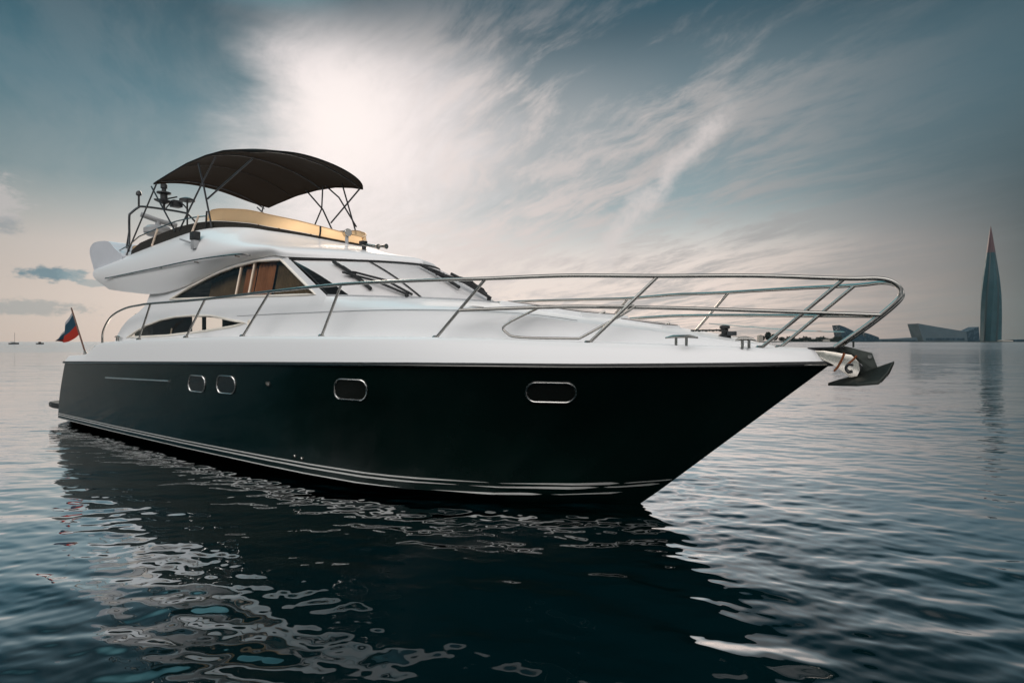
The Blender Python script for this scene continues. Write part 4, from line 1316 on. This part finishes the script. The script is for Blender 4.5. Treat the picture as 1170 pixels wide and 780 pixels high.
block('harbour_shed', 'tan low shed just right of the tower foot', 'building',
      H((1146, 392), (1146, 389), (1150, 388.2), (1157.5, 388.6), (1157.5, 392)), 40, M['shed'])
block('harbour_hall', 'dark flat building at the right edge of the shore', 'building',
      H((1158.5, 392), (1158.5, 388), (1166, 387.6), (1185, 387.8), (1185, 392)), 40, M['hall_dark'])
block('harbour_shed', 'pale small shed in front of the far trees beside the bow rail', 'building',
      H((937, 392), (937, 388.4), (941, 387.4), (945, 388.4), (945, 392)), 30, M['shed'], y_off=-20)


# far trees along the shore
def crown_mesh(h, r, n=700):
    bm = bmesh.new()
    for _ in range(n):
        a = random.uniform(0, 2 * math.pi); t = random.random() ** 0.6
        zz = random.uniform(0.22, 1.0)
        rr = r * t * math.sin(math.pi * min(1, max(0.08, (zz - 0.12)))) ** 0.6
        p = Vector((rr * math.cos(a), rr * math.sin(a), zz * h))
        s = h * random.uniform(0.05, 0.11)
        ax = Vector((random.gauss(0, 1), random.gauss(0, 1), random.gauss(0, 1))).normalized()
        q = Vector((0, 0, 1)).rotation_difference(ax)
        vv = [bm.verts.new(p + q @ Vector((s * math.cos(k * 2.1), s * math.sin(k * 2.1), 0))) for k in range(3)]
        bm.faces.new(vv)
    me = bpy.data.meshes.new('crown')
    bm.to_mesh(me); bm.free()
    return me


def tree(label, x, y, h, r):
    e = empty('tree', label, 'tree', (x, y, 1.5), 0, 'trees on the far shore')
    link('crown', crown_mesh(h, r), M['wood'], e)
    tube('trunk', [Vector((0, 0, 0)), Vector((0.1, 0, h * 0.4)), Vector((0, 0.1, h * 0.75))], 0.3, M['anchor'], e, 6, radii=[h * 0.025, h * 0.016, h * 0.006])


TD = 1500.0
for px, hpx, rpx, lab in ((871, 6.5, 3, 'low rounded tree on the far shore, leftmost of the clump seen past the bow rail'),
                          (877.5, 10.5, 3.6, 'tallest dark tree on the far shore, seen between the forward rail posts'),
                          (885, 8.5, 3.8, 'broad dark tree on the far shore just right of the tallest one'),
                          (893, 5.2, 3.5, 'small dark tree on the far shore at the right end of the clump')):
    tree(lab, FX(px, TD), TD, hpx / 660 * TD, rpx / 660 * TD)
bm = bmesh.new()
for i in range(61):
    x = FX(853, TD) + (FX(900, TD) - FX(853, TD)) * i / 60
me_rows = [[Vector((FX(850, TD) + (FX(905, TD) - FX(850, TD)) * i / 20, TD - 20 + 60 * j, -1 if j == 0 else 1.6 + 0.5 * math.sin(i))) for i in range(21)] for j in range(3)]
bm_grid(bm, me_rows)
o = from_bm('spit', bm, bpy.data.materials['shore_earth'])
o['kind'] = 'structure'
block('harbour_shed', 'brown small hut on the far spit, left of the dark trees', 'building',
      [(FX(864.5, TD), 0.5), (FX(864.5, TD), FZ(383.2, TD)), (FX(866.5, TD), FZ(382.4, TD)), (FX(869, TD), FZ(383.2, TD)), (FX(869, TD), 0.5)], 12, M['shed'], d=TD - 15)
# distant wood, one mass
bm = bmesh.new()
for i in range(3200):
    px = random.uniform(896, 960)
    x = FX(px); hh = random.uniform(0, 1) ** 0.7 * (12 + 5 * math.sin(px * 0.35) + 3 * math.sin(px * 1.3))
    p = Vector((x, D - 10 + random.uniform(-8, 20), 2 + hh))
    s = random.uniform(1.5, 3.4)
    q = Vector((0, 0, 1)).rotation_difference(Vector((random.gauss(0, 1), random.gauss(0, 1), random.gauss(0, 1))).normalized())
    bm.faces.new([bm.verts.new(p + q @ Vector((s * math.cos(k * 2.1), s * math.sin(k * 2.1), 0))) for k in range(3)])
me = bpy.data.meshes.new('wood'); bm.to_mesh(me); bm.free()
o = link('wood', me, M['wood'])
o['kind'] = 'stuff'; o['label'] = 'dark line of far trees along the shore behind the bow rail'; o['category'] = 'trees'


# ------------------------------------------------------------------ two boats on the horizon, left
def small_hull(bm, L, B, Hh):
    rows = []
    for i in range(9):
        t = i / 8
        b = B * math.sin(math.pi * (0.18 + 0.82 * t)) ** 0.6 if t < 0.999 else 0.001
        b = B * (1 - t ** 3)
        rows.append([Vector((-L / 2 + L * t, -b, Hh * (1 + 0.3 * t))), Vector((-L / 2 + L * t, -b * 0.6, -0.1)), Vector((-L / 2 + L * t, b * 0.6, -0.1)), Vector((-L / 2 + L * t, b, Hh * (1 + 0.3 * t)))])
    vs = bm_grid(bm, rows, close_v=True)
    bm.faces.new(vs[0])


BD = 420.0
sb = empty('sailboat', 'tiny dark sailing boat with a bare mast on the left horizon', 'sailboat', (FX(16, BD), BD, 0), 0.3)
bm = bmesh.new(); small_hull(bm, 6.0, 1.0, 0.9); from_bm('hull', bm, M['black'], sb, True)
box('cabin', Vector((-0.3, 0, 1.25)), (2.0, 1.1, 0.5), M['grey'], sb)
tube('mast', [Vector((0.4, 0, 0.8)), Vector((0.4, 0, 8.4))], 0.09, M['black'], sb, 6)
tube('boom', [Vector((0.4, 0, 1.9)), Vector((-2.4, 0, 1.8))], 0.12, M['black'], sb, 6)
mb = empty('motorboat', 'tiny dark open motorboat on the horizon, right of the sailing boat', 'motorboat', (FX(46, BD), BD, 0), 0.2)
bm = bmesh.new(); small_hull(bm, 4.6, 0.9, 0.8); from_bm('hull', bm, M['black'], mb, True)
box('wheelhouse', Vector((-0.3, 0, 1.3)), (1.3, 1.0, 0.9), M['black'], mb)


# ------------------------------------------------------------------ haze over the gulf
hz = bpy.data.materials.new('haze_air'); hz.use_nodes = True
N = NT(hz.node_tree)
N.n.remove(hz.node_tree.nodes['Principled BSDF'])
pv = N.add('ShaderNodeVolumePrincipled')
pv.inputs['Color'].default_value = (0.45, 0.70, 0.78, 1)
pv.inputs['Density'].default_value = 0.000012
pv.inputs['Anisotropy'].default_value = 0.2
N.l.new(pv.outputs[0], hz.node_tree.nodes['Material Output'].inputs['Volume'])
bm = bmesh.new()
bm_box(bm, Vector((0, 0, 248.5)), (14400, 14400, 503))
o = from_bm('haze', bm, hz)
o['kind'] = 'stuff'
